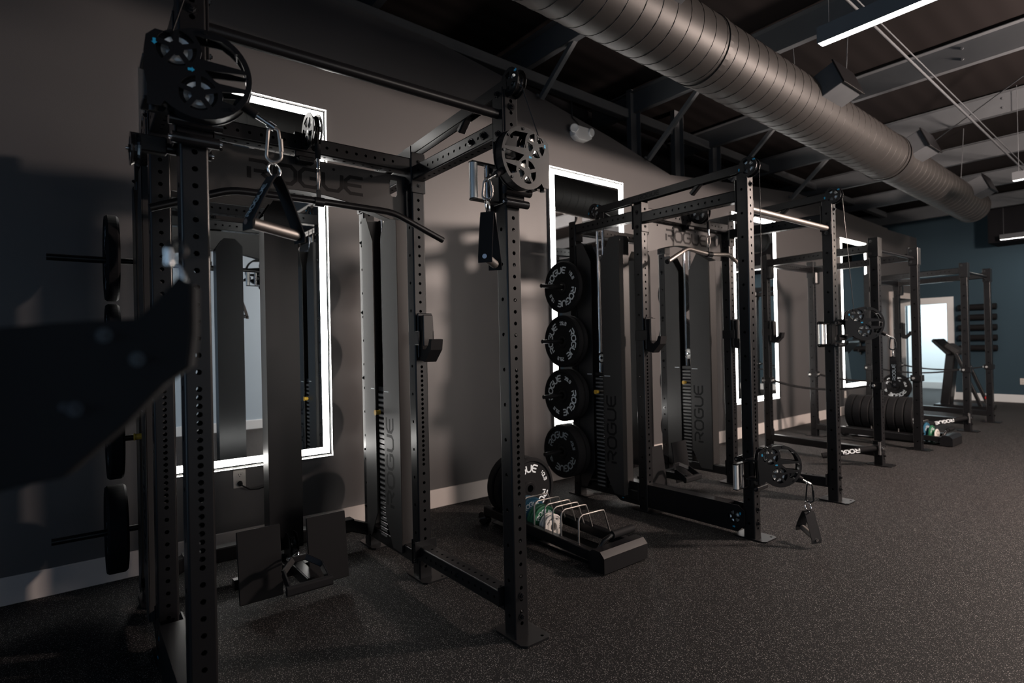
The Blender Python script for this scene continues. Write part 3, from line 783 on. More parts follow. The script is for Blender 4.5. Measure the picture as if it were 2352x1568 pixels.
def jcup(x, y, z, label, s=1):
    """hook on the +x face, cradle reaching to +x"""
    t = thing('bar_hook', label, 'bar hook', (x, y, z), 0, None)
    m = MB(); m.box((-.03, -.044, .02), (.115, .008, .075), .002).box((.012, 0, .035), (.012, .088, .24), .003).box((-.03, .044, .02), (.115, .008, .075), .002)
    m.build('bracket', BLK, t)
    out = [(.0, -.10), (.05, -.11), (.085, -.075), (.115, -.045), (.125, .01), (.10, .012), (.088, -.02), (.055, -.045), (.03, -.04), (.022, .14), (0, .14)]
    MB().plate(out, [], (.018, 0, 0), (1, 0, 0), (0, 0, 1), .07).build('cradle', RUB, t)
    MB().box((.045, 0, .06), (.012, .06, .17), .004).build('face_liner', SHR, t)
    return t
def peg(parent, x, y0, y1, z):
    m = MB().cyl((x, y0, z), (x, y1, z), .0165, n=18).box((x, y0+(.004 if y1 > y0 else -.004), z), (.07, .008, .09), .002)
    return m.build('storage_peg', BLK, parent)

def corner(x, y): return (x-.0381, y+.0381)
R1 = {k: corner(*v) for k, v in dict(FL=(-1.90, .262), FR=(-1.90, 1.478), ML=(-2.73, .265), MR=(-2.73, 1.475), RL=(-3.40, .27), RR=(-3.40, 1.485)).items()}
R2 = {k: corner(*v) for k, v in dict(FL=(-1.86, 3.385), FR=(-1.86, 4.62), ML=(-2.68, 3.355), MR=(-2.68, 4.55), RL=(-3.34, 3.32), RR=(-3.37, 4.565)).items()}
R3 = {k: corner(*v) for k, v in dict(FL=(-2.09, 6.22), FR=(-2.09, 7.36), RL=(-3.27, 6.35), RR=(-3.27, 7.53)).items()}
R4 = {k: corner(*v) for k, v in dict(FL=(-2.07, 9.20), FR=(-2.07, 10.35), RL=(-3.27, 9.37), RR=(-3.27, 10.58)).items()}
hw = W3/2
def xb(parent, P, Q, z, side=(0, -1, 0), **k):      # beam between two posts front to back (x)
    a, b_ = V((*P, z)), V((*Q, z)); d = (b_-a).normalized(); return crossbeam(parent, a+d*hw, b_-d*hw, side, **k)
def yb(parent, P, Q, z, **k):
    return xb(parent, P, Q, z, side=(1, 0, 0), **k)

TIPS = {}
def functional_rack(R, hts, label, second=False):
    cxm = (R['FL'][0]+R['RL'][0])/2; cym = (R['FL'][1]+R['FR'][1])/2
    t = thing('cable_rack', label, 'rack', (0, 0, 0))
    for k, P in R.items():
        upright(t, P[0], P[1], hts[k[0]])
    zt = 2.265 if not second else 2.245
    xb(t, R['ML'], R['FL'], zt-.045); xb(t, R['MR'], R['FR'], zt-.045)
    xb(t, R['RL'], R['ML'], zt-.02); xb(t, R['RR'], R['MR'], zt-.02)
    yb(t, R['ML'], R['MR'], zt+.0)
    yb(t, R['RL'], R['RR'], zt-.02)
    # base
    xb(t, R['MR'], R['FR'], .145, side=(0, 0, 1))
    xb(t, R['RL'], R['ML'], .11, holes=False); xb(t, R['RR'], R['MR'], .11, holes=False)
    # rear base beam with raised middle ends
    a, b_ = V((*R['RL'], .11)), V((*R['RR'], .11)); d = (b_-a).normalized()
    m = MB().beam(a+d*.14+V((0, 0, .05)), b_-d*.14+V((0, 0, .05)), (1, 0, 0), W3, .08)
    m.beam(a+d*hw, a+d*.16+V((0, 0, .05)), (1, 0, 0), W3*.95, .07).beam(b_-d*hw, b_-d*.16+V((0, 0, .05)), (1, 0, 0), W3*.95, .07)
    m.build('crossmember', BLK, t)
    # pull-up bar
    zp = 2.275 if not second else 2.12
    a, b_ = V((*R['FL'], zp)), V((*R['FR'], zp))
    m = MB().cyl(a+V((0, hw, 0)), b_-V((0, hw, 0)), .0205, n=20)
    pb = m.build('pull_up_bar', BLK if not second else STL, t)
    for p, s_ in ((a, 1), (b_, -1)):
        MB().box(p+V((0, s_*(hw+.004), 0)), (.07, .008, .22 if not second else .10), .002).build('bar_flange', BLK, pb)
    for p, s_ in ((a, 1), (b_, -1)):
        for dz_ in ((-.085, .085) if not second else (-.035, .035)): bolt(t, p+V((0, s_*(hw+.008), dz_)), (0, s_, 0), .7)
    # bolts on posts
    for k in ('ML', 'MR'):
        P = R[k]
        for dz_ in (-.0, -.13): bolt(t, (P[0]+hw+.001, P[1], zt+.02+dz_), (1, 0, 0), .8)
        bolt(t, (P[0], P[1]-hw-.001, zt+.0), (0, -1, 0), .75); bolt(t, (P[0], P[1]-hw-.001, zt-.11), (0, -1, 0), .75)
    for k in ('FL', 'FR'):
        P = R[k]
        for z in (hts['F']-.07, .19, .10): bolt(t, (P[0]+hw+.001, P[1], z), (1, 0, 0), .8)
    for z in (.10, .19): bolt(t, (R['MR'][0], R['MR'][1]-hw-.001, z), (0, -1, 0), .75)
    for dx in (.12, .22):
        p = V((R['FR'][0]-dx, R['FR'][1]-.039, zt-.045)); bolt(t, p, (0, -1, 0), .9); bolt(t, (R['FR'][0]-dx-.3, R['FR'][1]-.039, .145), (0, -1, 0), .7)
    header(t, R['ML'][0]-.03, R['ML'][1]+hw+.002, R['MR'][1]-hw-.002)
    # little side gussets beside the header
    for k, s_ in (('ML', 1), ('MR', -1)):
        P = R[k]; MB().box((P[0]+hw+.004, P[1], zt-.11), (.008, .08, .08), .002).build('gusset', BLK, t); MB().box((P[0]+hw+.004, P[1], zt+.035), (.008, .08, .07), .002).build('gusset', BLK, t)
    # weight stacks
    x0 = R['RL'][0]+hw+.03
    weight_stack(t, x0, x0+.455, R['RL'][1]+.0)
    x0 = R['RR'][0]+hw+.01
    weight_stack(t, x0, x0+.475, R['RR'][1]+.0)
    # tracks
    xr = x0+.21; zt2 = hts['F']+.03
    for k, kk in (('RL', 'FL'), ('RR', 'FR')):
        cable_track(t, xr-.02, R[kk][0]+.05, (R[kk][1]+R[k][1])/2+.004, zt2, zr=2.345, word=second)
    # centre column and low row
    yc = (R['ML'][1]+R['MR'][1])/2
    e1 = centre_column(t, -3.27, yc)
    foot_plates(t, -2.92, yc)
    e2 = lat_pulley(t, R['ML'][0]+hw, yc-.0)
    # pegs with discs
    for k, s_ in (('RL', -1), ('RR', 1)):
        P = R[k]
        for z in (1.737, 1.29, .846, .388): peg(t, P[0], P[1]+s_*hw, P[1]+s_*(hw+.355), z)
        for z in (2.15, 1.95, 1.50, 1.08, .62, .26): bolt(t, (P[0]+.0, P[1]-hw-.001, z), (0, -1, 0), .62)
    return t, yc, e1, e2

r1, yc1, low1, lat1 = functional_rack(R1, dict(F=2.375, M=2.335, R=2.30), 'nearest black cable rack filling the left half, with a dark column in its middle')
r2, yc2, low2, lat2 = functional_rack(R2, dict(F=2.335, M=2.30, R=2.29), 'second black cable rack, with four discs hung on its left side and steel bars', True)
low_track(r1, R1['ML'][0]+.05, R1['FL'][0]-.02, R1['FL'][1]-.0)
low_track(r2, R2['ML'][0]-.28, R2['FL'][0]-.02, R2['FL'][1]-.01)
pulley(r1, (-1.96, .155, 1.87), (0, 1, 0), .048)
MB().box((-1.955, .19, 1.89), (.03, .09, .05), .004).build('pulley_bracket', BLK, r1)
ta = trolley(r1, R1['FL'], 1.985, (-1.83, .19), (.22, .975), (-1, 0))
tb = trolley(r1, R1['FR'], 1.965, (-1.80, 1.60), (.06, -1))
tc_ = trolley(r2, R2['FL'], .42, (-1.785, 3.315), (.618, .786))
td = trolley(r2, R2['FR'], 1.30, (-1.80, 4.70), (.78, .62))
for (t, P, hy, z, zt) in ((r1, R1['FL'], -1.83, 2.10, 2.40), (r1, R1['FR'], -1.80, 2.10, 2.40), (r2, R2['FR'], -1.76, 1.42, 2.36), (r2, R2['FL'], -1.76, .52, 2.36)):
    yy = {-1.83: .215, -1.80: 1.60}.get(hy, 4.71 if P is R2['FR'] else 3.33)
    MB().cyl((hy+.01, yy, z), (P[0]+.10, P[1]+.002, zt), .0026, n=6).build('cable', BLK, t)

def plain_rack(R, h, label):
    t = thing('power_rack', label, 'rack', (0, 0, 0))
    for P in R.values(): upright(t, P[0], P[1], h, N=8)
    z = h-.085
    xb(t, R['RL'], R['FL'], z, N=8); xb(t, R['RR'], R['FR'], z, N=8)
    yb(t, R['RL'], R['RR'], z, N=8)
    xb(t, R['RL'], R['FL'], .13, holes=False, N=8); xb(t, R['RR'], R['FR'], .13, holes=False, N=8)
    a, b_ = V((*R['FL'], z-.02)), V((*R['FR'], z-.02))
    MB().cyl(a+V((0, hw, 0)), b_-V((0, hw, 0)), .0165, n=16).build('pull_up_bar', BLK, t)
    for k in ('RL', 'RR'):
        P = R[k]; MB().box((P[0]+.06, P[1]-.0, z-.11), (.05, .10, .16), .015).build('gusset', BLK, t)
    for k in ('FL', 'FR'):
        P = R[k]
        MB().box((P[0]+.0, P[1]-.0, z+.0), (.092, .10, .19), .003).build('gusset', BLK, t)
        for dz_ in (-.06, .06): bolt(t, (P[0]-.02, P[1]-.051, z+dz_), (0, -1, 0), .7)
        for dz_ in (.10, .19): bolt(t, (P[0]+hw+.001, P[1], dz_), (1, 0, 0), .8)
    return t
r3 = plain_rack(R3, 2.235, 'third black rack, plain, standing between the second rack and the fat black discs')
r4 = plain_rack(R4, 2.20, 'farthest black rack, standing in front of the lit doorway')
for R, r in ((R3, r3), (R4, r4)):
    P = R['FR'] if R is R3 else R['FL']
    MB().box((P[0]+.0, P[1]+hw+.006, 1.80), (.02, .010, .17), .004).build('height_tag', REDP, r, label='red tag')

# safety straps slung from front to back posts
def safety_strap(F, B, z, label, sag=.06):
    t = thing('safety_strap', label, 'strap', (F[0], F[1], z), 0, 'safety straps on the plain racks')
    off = -.045
    for P in (F, B):
        MB().box((P[0]-F[0], P[1]-F[1], 0), (.105, .10, .07), .003).build('strap_sleeve', BLK, t)
        s_ = 1 if P is B else -1
        MB().cyl((P[0]-F[0]+s_*.06, P[1]-F[1]-.03, .0), (P[0]-F[0]+s_*.06, P[1]-F[1]+.03, .0), .011, n=12).cyl((P[0]-F[0]-.02, P[1]-F[1]-.052, 0), (P[0]-F[0]-.02, P[1]-F[1]-.070, 0), .013, n=12).build('strap_pin', ALU, t)
    a, b_ = V((-.06, 0, 0)), V((B[0]-F[0]+.06, B[1]-F[1], 0)); pts = []
    for i in range(17):
        u = i/16; p = a.lerp(b_, u); p.z -= sag*4*u*(1-u); pts.append(p)
    MB().strip(pts, (0, 1, .35), .045, .005).build('webbing', WEB, t)
safety_strap(R3['FL'], R3['RL'], .79, 'black safety strap across the left side of the third rack', .07)
safety_strap(R3['FR'], R3['RR'], .80, 'black safety strap across the right side of the third rack')
safety_strap(R4['FL'], R4['RL'], .81, 'black safety strap across the left side of the farthest rack')
safety_strap(R4['FR'], R4['RR'], .80, 'black safety strap across the right side of the farthest rack')

# bar hooks
jcup(R1['MR'][0]+hw+.012, R1['MR'][1]+.01, 1.30, 'black bar hook on the nearest rack, on its right middle post')
jcup(R2['ML'][0]+hw+.012, R2['ML'][1], 1.30, 'black bar hook on the left middle post of the second rack')
jcup(R2['MR'][0]+hw+.012, R2['MR'][1], 1.30, 'black bar hook on the right middle post of the second rack')
jcup(R3['RL'][0]+hw+.012, R3['RL'][1], 1.33, 'black bar hook on the rear left post of the third rack')
jcup(R4['RR'][0]+hw+.012, R4['RR'][1], 1.33, 'black bar hook on the rear right post of the farthest rack')

# ------------------------------------------------------------------ discs
def bumper(loc, rotz, th, wt, rot, label, group, ink=WHT, R=.214, face=True):
    t = thing('bumper_plate', label, 'weight plate', loc, rotz, group); h = th/2
    pr = [(.028, -h*.7), (.05, -h*.7), (.055, -h*.55), (.175, -h*.55), (.185, -h), (R-.008, -h), (R, -h+.010), (R, h-.010), (R-.008, h), (.19, h), (.182, h*.72), (.06, h*.66), (.055, h*.8), (.028, h*.8), (.028, -h*.7)]
    MB().lathe(pr, (0, 0, 0), (1, 0, 0), 56).build('rubber_disc', RUB, t)
    MB().lathe([(.0255, -h*.72), (.042, -h*.72), (.042, -h*.6), (.042, h*.8), (.040, h*.84), (.0255, h*.84), (.0255, -h*.72)], (0, 0, 0), (1, 0, 0), 24).build('steel_hub', BLK, t)
    if face:
        m = MB(); o = V((h*.74+.0012, 0, 0)); A = math.radians
        for k in (0, 180):
            letters(m, 'ROGUE', arc(o, (0, 1, 0), (0, 0, 1), .140, A(rot+k)), .046, adv=1.25, wide=.92, th=.22)
            letters(m, wt, arc(o, (0, 1, 0), (0, 0, 1), .148, A(rot-85+k)), .023, adv=1.22, wide=.72, th=.26)
        m.build('lettering', ink, t)
    return t
gp = 'discs hung on the left side of the second rack'
y = 3.155; X = R2['RL'][0]
for z, th, wt, rot, ink, lab in ((1.737, .040, '15LB', 122, WHT, 'topmost of four black discs hung on the second rack, marked 15LB'),
                                 (1.290, .052, '25LB', 168, WHT, 'second from top of four black discs on the second rack, marked 25LB'),
                                 (.846, .065, '35LB', 146, WHT, 'third from top of four black discs on the second rack, marked 35LB'),
                                 (.388, .085, '45LB', 112, GRY, 'lowest of four black discs on the second rack, marked 45LB in dull grey')):
    bumper((X, 3.285-.06-th/2, z), -PI/2, th, wt, rot, lab, gp, ink)
    if wt != '15LB': bumper((X, 3.285-.008-.026, z), -PI/2, .045, wt, rot+30, 'black disc just behind the one marked %s on the second rack' % wt, gp, ink, face=False)
gp = 'discs hung on the left side of the nearest rack'
for z, th, wt, lab in ((1.747, .055, '25LB', 'topmost black disc seen edge-on at far left, left of the nearest rack'), (1.305, .055, '25LB', 'second black disc from top seen edge-on at far left of the nearest rack'),
                       (.862, .065, '35LB', 'third black disc from top seen edge-on at far left of the nearest rack'), (.400, .085, '45LB', 'lowest black disc seen edge-on at far left, just above the baseboard')):
    bumper((R1['RL'][0], .165, z), -PI/2, th, wt, 100, lab, gp, GRY)
for (R, lb) in ((R1, 'nearest'), (R2, 'second')):
    for i, z in enumerate((1.747, 1.305, .862, .400)):
        bumper((R['RR'][0], R['RR'][1]+hw+.16, z), PI/2, .06, '45LB', 100, '%s black disc hung on the far side of the %s rack' % (('topmost', 'second highest', 'third highest', 'lowest')[i], lb), 'discs on the far side of the %s rack' % lb, GRY)
# far rack disc
peg(r4, R4['RR'][0], R4['RR'][1]-hw, R4['RR'][1]-hw-.30, .45)
bumper((R4['RR'][0], R4['RR'][1]-hw-.10, .45), -PI/2, .08, '45LB', 105, 'black disc hung on the farthest rack, above the row of fat black discs', 'discs on the farthest rack')

# toaster racks for discs
def floor_rack(x0, x1, yc, divs, label, w=.30):
    t = thing('floor_disc_rack', label, 'disc rack', (x0, yc, 0))
    L = x1-x0
    for s_ in (-1, 1):
        MB().beam((.02, s_*w/2, .105), (L-.02, s_*w/2, .075), (0, 1, 0), .045, .06).build('rail', BLK, t)
    m = MB()
    out = [(0, 0), (.12, 0), (.12, .085), (.09, .115), (.03, .115), (0, .085)]
    m.plate(out, [], (L-.06, 0, .01), (1, 0, 0), (0, 0, 1), w+.07)
    m.build('front_foot', BLK, t)
    MB().tube([(L-.05, -.11, .10), (L-.03, -.09, .15), (L-.02, -.03, .172), (L-.02, .10, .172)], .013, 10).build('handle', BLK, t)
    MB().cyl((L-.02, -.03, .172), (L-.02, .15, .172), .022, n=16).build('handle_grip', RUB, t)
    MB().box((L/2-.03, 0, .016), (L-.16, w-.05, .008), .001).build('tray', BLK, t)
    for s_ in (-1, 1):
        MB().cyl((.0, s_*w/2-.025, .045), (.0, s_*w/2+.025, .045), .045, n=20).build('wheel', GLS, t)
    MB().cyl((0, -w/2-.05, .045), (0, w/2+.05, .045), .008, n=10).build('axle', CHR, t)
    for dx in divs:
        pts = [(dx-x0, -w/2+.012, .09), (dx-x0, -w/2+.014, .235), (dx-x0, -w/2+.022, .255), (dx-x0, -w/2+.045, .265), (dx-x0, w/2-.10, .262), (dx-x0, w/2-.075, .258), (dx-x0, w/2-.065, .24), (dx-x0, w/2-.012, .09)]
        MB().tube([tuple(V(p)) for p in pts], .0055, 8).build('divider', STL, t)
    return t
floor_rack(-3.28, -2.17, 2.45, (-2.35, -2.50, -2.575, -2.65, -2.75, -2.86), 'black floor rack on wheels with steel hoops holding coloured discs, between the first two racks')
gp = 'black discs in the near floor rack'
for i, x in enumerate((-3.185, -3.105, -3.025)):
    bumper((x, 2.49, .272), 0, .072, '10LB', 115, ('rearmost', 'middle', 'front')[i]+' of three black discs standing in the near floor rack', gp, face=(i == 2))
def change_plate(x, y, r, m_, wt, label, group, th=.022, ink=WHT):
    t = thing('change_plate', label, 'weight plate', (x, y, .020+r), 0, group)
    h = th/2
    MB().lathe([(.026, -h), (r*.6, -h), (r-.006, -h), (r, -h+.005), (r, h-.005), (r-.006, h), (r*.88, h), (r*.84, h*.7), (.05, h*.7), (.045, h), (.026, h), (.026, -h)], (0, 0, 0), (1, 0, 0), 36).build('coloured_disc', m_, t)
    o = V((h*.7+.0012, 0, 0)); mm = MB()
    letters(mm, 'ROGUE', arc(o, (0, 1, 0), (0, 0, 1), r*.62, math.radians(100)), .026 if r > .09 else .018, wide=.9, th=.22)
    letters(mm, wt, arc(o, (0, 1, 0), (0, 0, 1), r*.62, math.radians(-5)), .016 if r > .09 else .012, wide=.8, th=.24)
    mm.build('lettering', ink, t)
    return t
def change_set(xs, y, where, n=3):
    for x0, r, m_, wt, col, st, ink in ((xs[0], .112, BLUEP, '5KG', 'blue', .026, WHT), (xs[1], .098, GREENP, '2KG', 'green', .026, WHT), (xs[2], .079, WHITEPL, '1KG', 'white', .021, INK)):
        for i in range(n):
            lab = 'the single %s disc in the %s' % (col, where) if n == 1 else '%s of three %s discs standing in the %s' % (('rearmost', 'middle', 'front')[i], col, where)
            change_plate(x0+i*st, y, r, m_, wt, lab, None if n == 1 else '%s discs in the %s' % (col, where), .022 if col != 'white' else .018, ink)
change_set((-2.955, -2.83, -2.735), 2.42, 'near floor rack')
floor_rack(-3.05, -1.98, 7.98, (-2.75, -2.46, -2.22), 'black floor rack loaded with fat black discs between the two plain racks')
gp = 'fat black discs in the far floor rack'
for i in range(8):
    x = -2.99+.093*i
    bumper((x, 7.98, .315), 0, .086, '45LB', 110, ('rearmost', 'second from the rear', 'third from the rear', 'fourth from the rear', 'fifth from the rear', 'sixth from the rear', 'seventh from the rear', 'front')[i]+' of the fat black discs in the far floor rack', gp, face=(i == 7))
change_set((-2.20, -2.15, -2.10), 7.93, 'far floor rack', 1)

# ------------------------------------------------------------------ handles and bars that hang on the cables
def carabiner(name_loc, h, label, tilt=0, m_=STL, yaw=0):
    t = thing('carabiner', label, 'carabiner', name_loc, yaw, 'carabiners on the cable ends'); w = .021
    pts = []
    for i in range(9): a = PI-PI*i/8; pts.append((w*math.cos(a)*.7, 0, -.014+.014*math.sin(a)))
    for i in range(9): a = -PI*i/8; pts.append((w*math.cos(a), 0, -h+.02+.018*math.sin(a)))
    MB().tube(pts, .0048, 8, closed=True).build('link', m_, t)
    MB().cyl((w*.9, 0, -h*.32), (w, 0, -h*.68), .0068, n=10).build('gate_sleeve', m_, t)
    t.rotation_euler = (0, tilt, yaw)
    return t
def strap_handle(top, ga, gb, label, wide=.038, word=True, ring=.02):
    """ring at top, strap legs down to grip ends ga and gb"""
    top, ga, gb = V(top), V(ga), V(gb)
    t = thing('strap_handle', label, 'handle', top, 0, 'strap handles on the cables')
    a, b_ = ga-top, gb-top; g = (b_-a).normalized(); n = g.cross(V((0, 0, 1))).normalized()
    pts = [g*(ring*math.cos(2*PI*k/20))+V((0, 0, -ring*.2+ring*math.sin(2*PI*k/20))) for k in range(20)]
    MB().tube(pts, .0034, 8, closed=True).build('ring', CHR, t)
    m = MB(); tp = V((0, 0, -ring*1.1))
    e = a-g*.012; f = b_+g*.012
    m.strip([tp-g*.006, tp.lerp(e, .15)-g*.008, tp.lerp(e, .5)-g*.006, e, e+V((0, 0, -.022))], n, wide, .004)
    m.strip([tp+g*.006, tp.lerp(f, .15)+g*.008, tp.lerp(f, .5)+g*.006, f, f+V((0, 0, -.022))], n, wide, .004)
    m.box(tp, (.012, .012, .010), .002)
    s_ = m.build('webbing', WEB, t)
    MB().cyl(a, b_, .017, n=24).build('grip', STL, t)
    for q, sg in ((a, -1), (b_, 1)): MB().cyl(q+g*sg*.008, q+g*sg*.020, .009, n=14).build('rivet', CHR, t)
    if word:
        d = (e-tp).normalized(); c = tp.lerp(e, .55)-g*.0105
        U = -d; Wd = U.cross(-g) if False else n
        o = c; letters(MB(), 'ROGUE', flat(o-g*.002, U, n if n.dot(V((0, -1, 0))) > 0 else -n), .018, th=.2).build('lettering', GRY, s_)
    return t
def hang(tip, drop=.0):
    return V(tip)
# nearest, upper left
c = V(ta); carabiner(c, .105, 'large steel carabiner under the nearest round pulley housing, upper left', 0, STL, PI/2-.3)
strap_handle(c+V((0, .0, -.125)), c+V((.02, -.07, -.30)), c+V((-.02, .068, -.315)), 'black strap handle with steel grip hanging at the upper left of the nearest rack', .055, ring=.02)
c = V(tb); carabiner(c, .08, 'carabiner on the right post of the nearest rack, beside the chrome grip', 0, STL, .5)
strap_handle(c+V((0, 0, -.10)), c+V((.045, -.045, -.315)), c+V((-.03, .05, -.325)), 'black strap handle hanging from the right post of the nearest rack', .055, False, ring=.027)
c = V(tc_); carabiner(c, .115, 'black carabiner near the floor, hooked to the lowest round pulley housing', 0, BLK, .4)
strap_handle(c+V((-.012, 0, -.138)), c+V((-.060, .018, -.285)), c+V((.036, -.024, -.322)), 'black strap handle dangling just above the floor in front of the second rack', .07, False, ring=.028)
c = V(td); carabiner(c, .09, 'black carabiner on the right post of the second rack', 0, BLK, .4)
strap_handle(c+V((0, 0, -.115)), c+V((.02, -.045, -.345)), c+V((-.015, .045, -.335)), 'black strap handle with white word hanging from the right post of the second rack', .04, True, ring=.024)

# lat bars
def bar_clip(t, p, q):
    MB().tube([p, V(p)+V((.012, 0, -.02)), V(p)+V((.012, 0, -.06)), V(q)+V((0, 0, .02)), V(q), V(p)+V((-.012, 0, -.06)), V(p)+V((-.012, 0, -.02))], .0045, 8, closed=True).build('clip', STL, t)
def lat_bar(c, half, pts, m_, label, r=.016):
    t = thing('lat_bar', label, 'cable bar', c, 0)
    P = [V((0, y, z)) for y, z in pts]
    # round the bends
    Q = [P[0]]
    for i in range(1, len(P)-1):
        a, b_, d = P[i-1], P[i], P[i+1]; e = .05
        A = b_+(a-b_).normalized()*e; B = b_+(d-b_).normalized()*e
        for k in range(5):
            u = k/4; Q.append(A.lerp(b_, u).lerp(b_.lerp(B, u), u))
    Q.append(P[-1])
    MB().tube(Q, r, 14).build('bent_bar', m_, t)
    return t
cl = V(lat1)
t = lat_bar((cl.x, cl.y, 1.950), .36, [(-.66, -.115), (-.37, .0), (0, .004), (.37, .0), (.66, -.112)], BLK, 'long black bent pull-down bar hanging under the header of the nearest rack')
MB().cyl((0, -.022, 0), (0, .022, 0), .022, n=18).box((0, 0, .035), (.01, .02, .04), .002).build('swivel_collar', BLK, t)
bar_clip(t, (0, 0, cl.z-1.95), (0, 0, .045))
cl = V(lat2)
t = lat_bar((cl.x, cl.y, 1.953), .3, [(-.53, -.092), (-.29, .022), (0, .0), (.29, .022), (.53, -.09)], STL, 'steel bent pull-down bar hanging under the header of the second rack')
MB().cyl((0, -.03, 0), (0, .03, 0), .024, n=18).box((0, 0, .035), (.01, .02, .04), .002).build('swivel_collar', BLK, t)
for y in (-.53, .53): MB().cyl((0, y, -.092), (0, y*1.03, -.10), .018, n=12).build('end_cap', RUB, t)
bar_clip(t, (0, 0, cl.z-1.953), (0, 0, .045))
# close-grip row handle resting by the low pulley of the nearest rack
t = thing('row_handle', 'black double-grip row handle hooked to the low pulley between the foot plates', 'handle', (-2.80, yc1-.05, .0))
m = MB(); rh = Matrix.Rotation(math.radians(-14), 3, 'Y')
A = [V((0, -.03, .26)), V((0, .03, .26)), V((.05, .09, .225)), V((.15, .09, .175)), V((.15, -.09, .175)), V((.05, -.09, .225))]
m.beam(A[5], A[0], (1, 0, 0), .012, .03, cr=.003).beam(A[1], A[2], (1, 0, 0), .012, .03, cr=.003).beam(A[0], A[1], (1, 0, 0), .012, .03, cr=.003)
m.beam(A[5]+V((0, 0, 0)), A[4], (0, 1, 0), .010, .045, cr=.003).beam(A[2], A[3], (0, 1, 0), .010, .045, cr=.003)
m.build('frame', BLK, t)
MB().beam(A[4]+V((0, -.015, 0)), A[3]+V((0, .015, 0)), (1, 0, 0), .03, .045, cr=.01).build('grip_bar', RUB, t)
MB().tube([(-.16+.0, 0, .20), (-.13, .012, .235), (-.05, .012, .27), (0, 0, .265), (-.03, -.012, .25), (-.12, -.012, .22)], .0055, 8, closed=True).cyl((-.19, 0, .20), (-.15, 0, .21), .009, n=12).build('snap_hook', CHR, t)
t = thing('row_handle', 'dull black row handle lying on the foot plates of the second rack', 'handle', (-2.80, yc2-.10, .0))
m = MB()
m.beam(A[5], A[0], (1, 0, 0), .012, .03, cr=.003).beam(A[1], A[2], (1, 0, 0), .012, .03, cr=.003).beam(A[0], A[1], (1, 0, 0), .012, .03, cr=.003)
m.beam(A[5], A[4], (0, 1, 0), .010, .045, cr=.003).beam(A[2], A[3], (0, 1, 0), .010, .045, cr=.003)
m.build('frame', BLK, t)
MB().beam(A[4]+V((0, -.015, 0)), A[3]+V((0, .015, 0)), (1, 0, 0), .03, .045, cr=.01).build('grip_bar', RUB, t)

# landmine sleeves at the feet of the plain racks
def landmine(P, end, label):
    t = thing('landmine_sleeve', label, 'bar sleeve', (P[0]+.01, P[1]-.10, .19), 0, 'landmine sleeves at the feet of the plain racks')
    MB().box((-.01, .05, 0), (.08, .02, .12), .003).box((-.01, .02, -.03), (.05, .06, .02), .003).cyl((-.03, .0, 0), (.05, .0, 0), .028, n=16).build('pivot_block', BLK, t)
    MB().cyl((.035, -.03, .065), (.035, -.03, -.06), .013, n=12).cyl((.05, 0, 0), (.07, 0, 0), .018, n=12).build('pivot_pin', CHR, t)
    q = V((end[0]-(P[0]+.01), end[1]-(P[1]-.10), end[2]-.19))
    MB().cyl((0, -.02, 0), q, .028, n=20).build('sleeve', RUB, t)
    d = (V((0, -.02, 0))-q).normalized()
    nrm = (V((0, 0, CAMH))-V((P[0], P[1], .19))); nrm = (nrm-d*nrm.dot(d)).normalized(); up = nrm.cross(d)
    c = V((0, -.02, 0)).lerp(q, .55)+nrm*.0285
    letters(MB(), 'ROGUE', flat(c, -d, -up), .034, th=.22).build('lettering', WHT, t)
landmine(R3['FL'], (-2.50, 5.86, .10), 'black sleeve with white word and chrome pin at the foot of the third rack')
landmine(R4['FL'], (-2.45, 8.75, .10), 'black sleeve with white word and chrome pin at the foot of the farthest rack')

# ------------------------------------------------------------------ far end: wall rack with rollers, exercise machine
t = thing('wall_roller_rack', 'black wall rack of uprights holding five dark foam rollers on the far wall', 'rack', (-2.90, YF, .92))
for x in (-.20, .16):
    MB().box((x, -.02, .42), (.03, .03, .92), .003).build('rail', BLK, t)
for i in range(5):
    MB().box((-.20, -.07, .02+.195*i), (.02, .12, .012), .002).box((.16, -.07, .02+.195*i), (.02, .12, .012), .002).box((-.20, -.13, .05+.195*i), (.02, .012, .05), .002).box((.16, -.13, .05+.195*i), (.02, .012, .05), .002).build('bracket', BLK, t)
    r = MB().cyl((-.30, -.075, .086+.195*i), (.27, -.075, .086+.195*i), .058, n=24).build('foam_roller', RUB)
    r.location = (-2.90, YF, .92)
    tag(r, '%s of five dark foam rollers on the far wall rack' % ('lowest', 'fourth from top', 'middle', 'second from top', 'topmost')[i], 'foam roller', 'foam rollers on the far wall')
t = thing('treadmill', 'dark exercise machine with a slanted console in front of the lit doorway', 'exercise machine', (-2.75, 12.1, 0), math.radians(0))
m = MB(); R_ = Matrix.Rotation(math.radians(-48), 3, 'Y')
m.box((-.30, 0, 1.06), (.07, .55, .36), .02, Matrix.Rotation(math.radians(-42), 3, 'Y')).build('console', BLK, t)
MB().box((-.18, 0, 1.02), (.10, .40, .26), .03, Matrix.Rotation(math.radians(-50), 3, 'Y')).build('console_hood', SHR, t)
MB().beam((-.30, -.0, .06), (-.20, .0, .98), (0, 1, 0), .24, .14, cr=.02).build('column', BLK, t)
MB().beam((-.10, -.22, .95), (.22, -.22, .06), (0, 1, 0), .05, .05).build('rear_strut', BLK, t)
MB().beam((-.10, .22, .95), (.22, .22, .06), (0, 1, 0), .05, .05).build('rear_strut', BLK, t)
MB().box((-.05, -.0, .035), (.75, .56, .07), .015).build('base_frame', BLK, t)
m = MB().cyl((.30, -.25, .07), (.30, -.25, .20), .012, n=10); k = m.build('lever', CHR, t)
MB().lathe([(0, -.03), (.022, -.022), (.03, 0), (.022, .022), (0, .03)], (.30, -.25, .22), (0, 0, 1), 14).build('lever_knob', REDP, k)

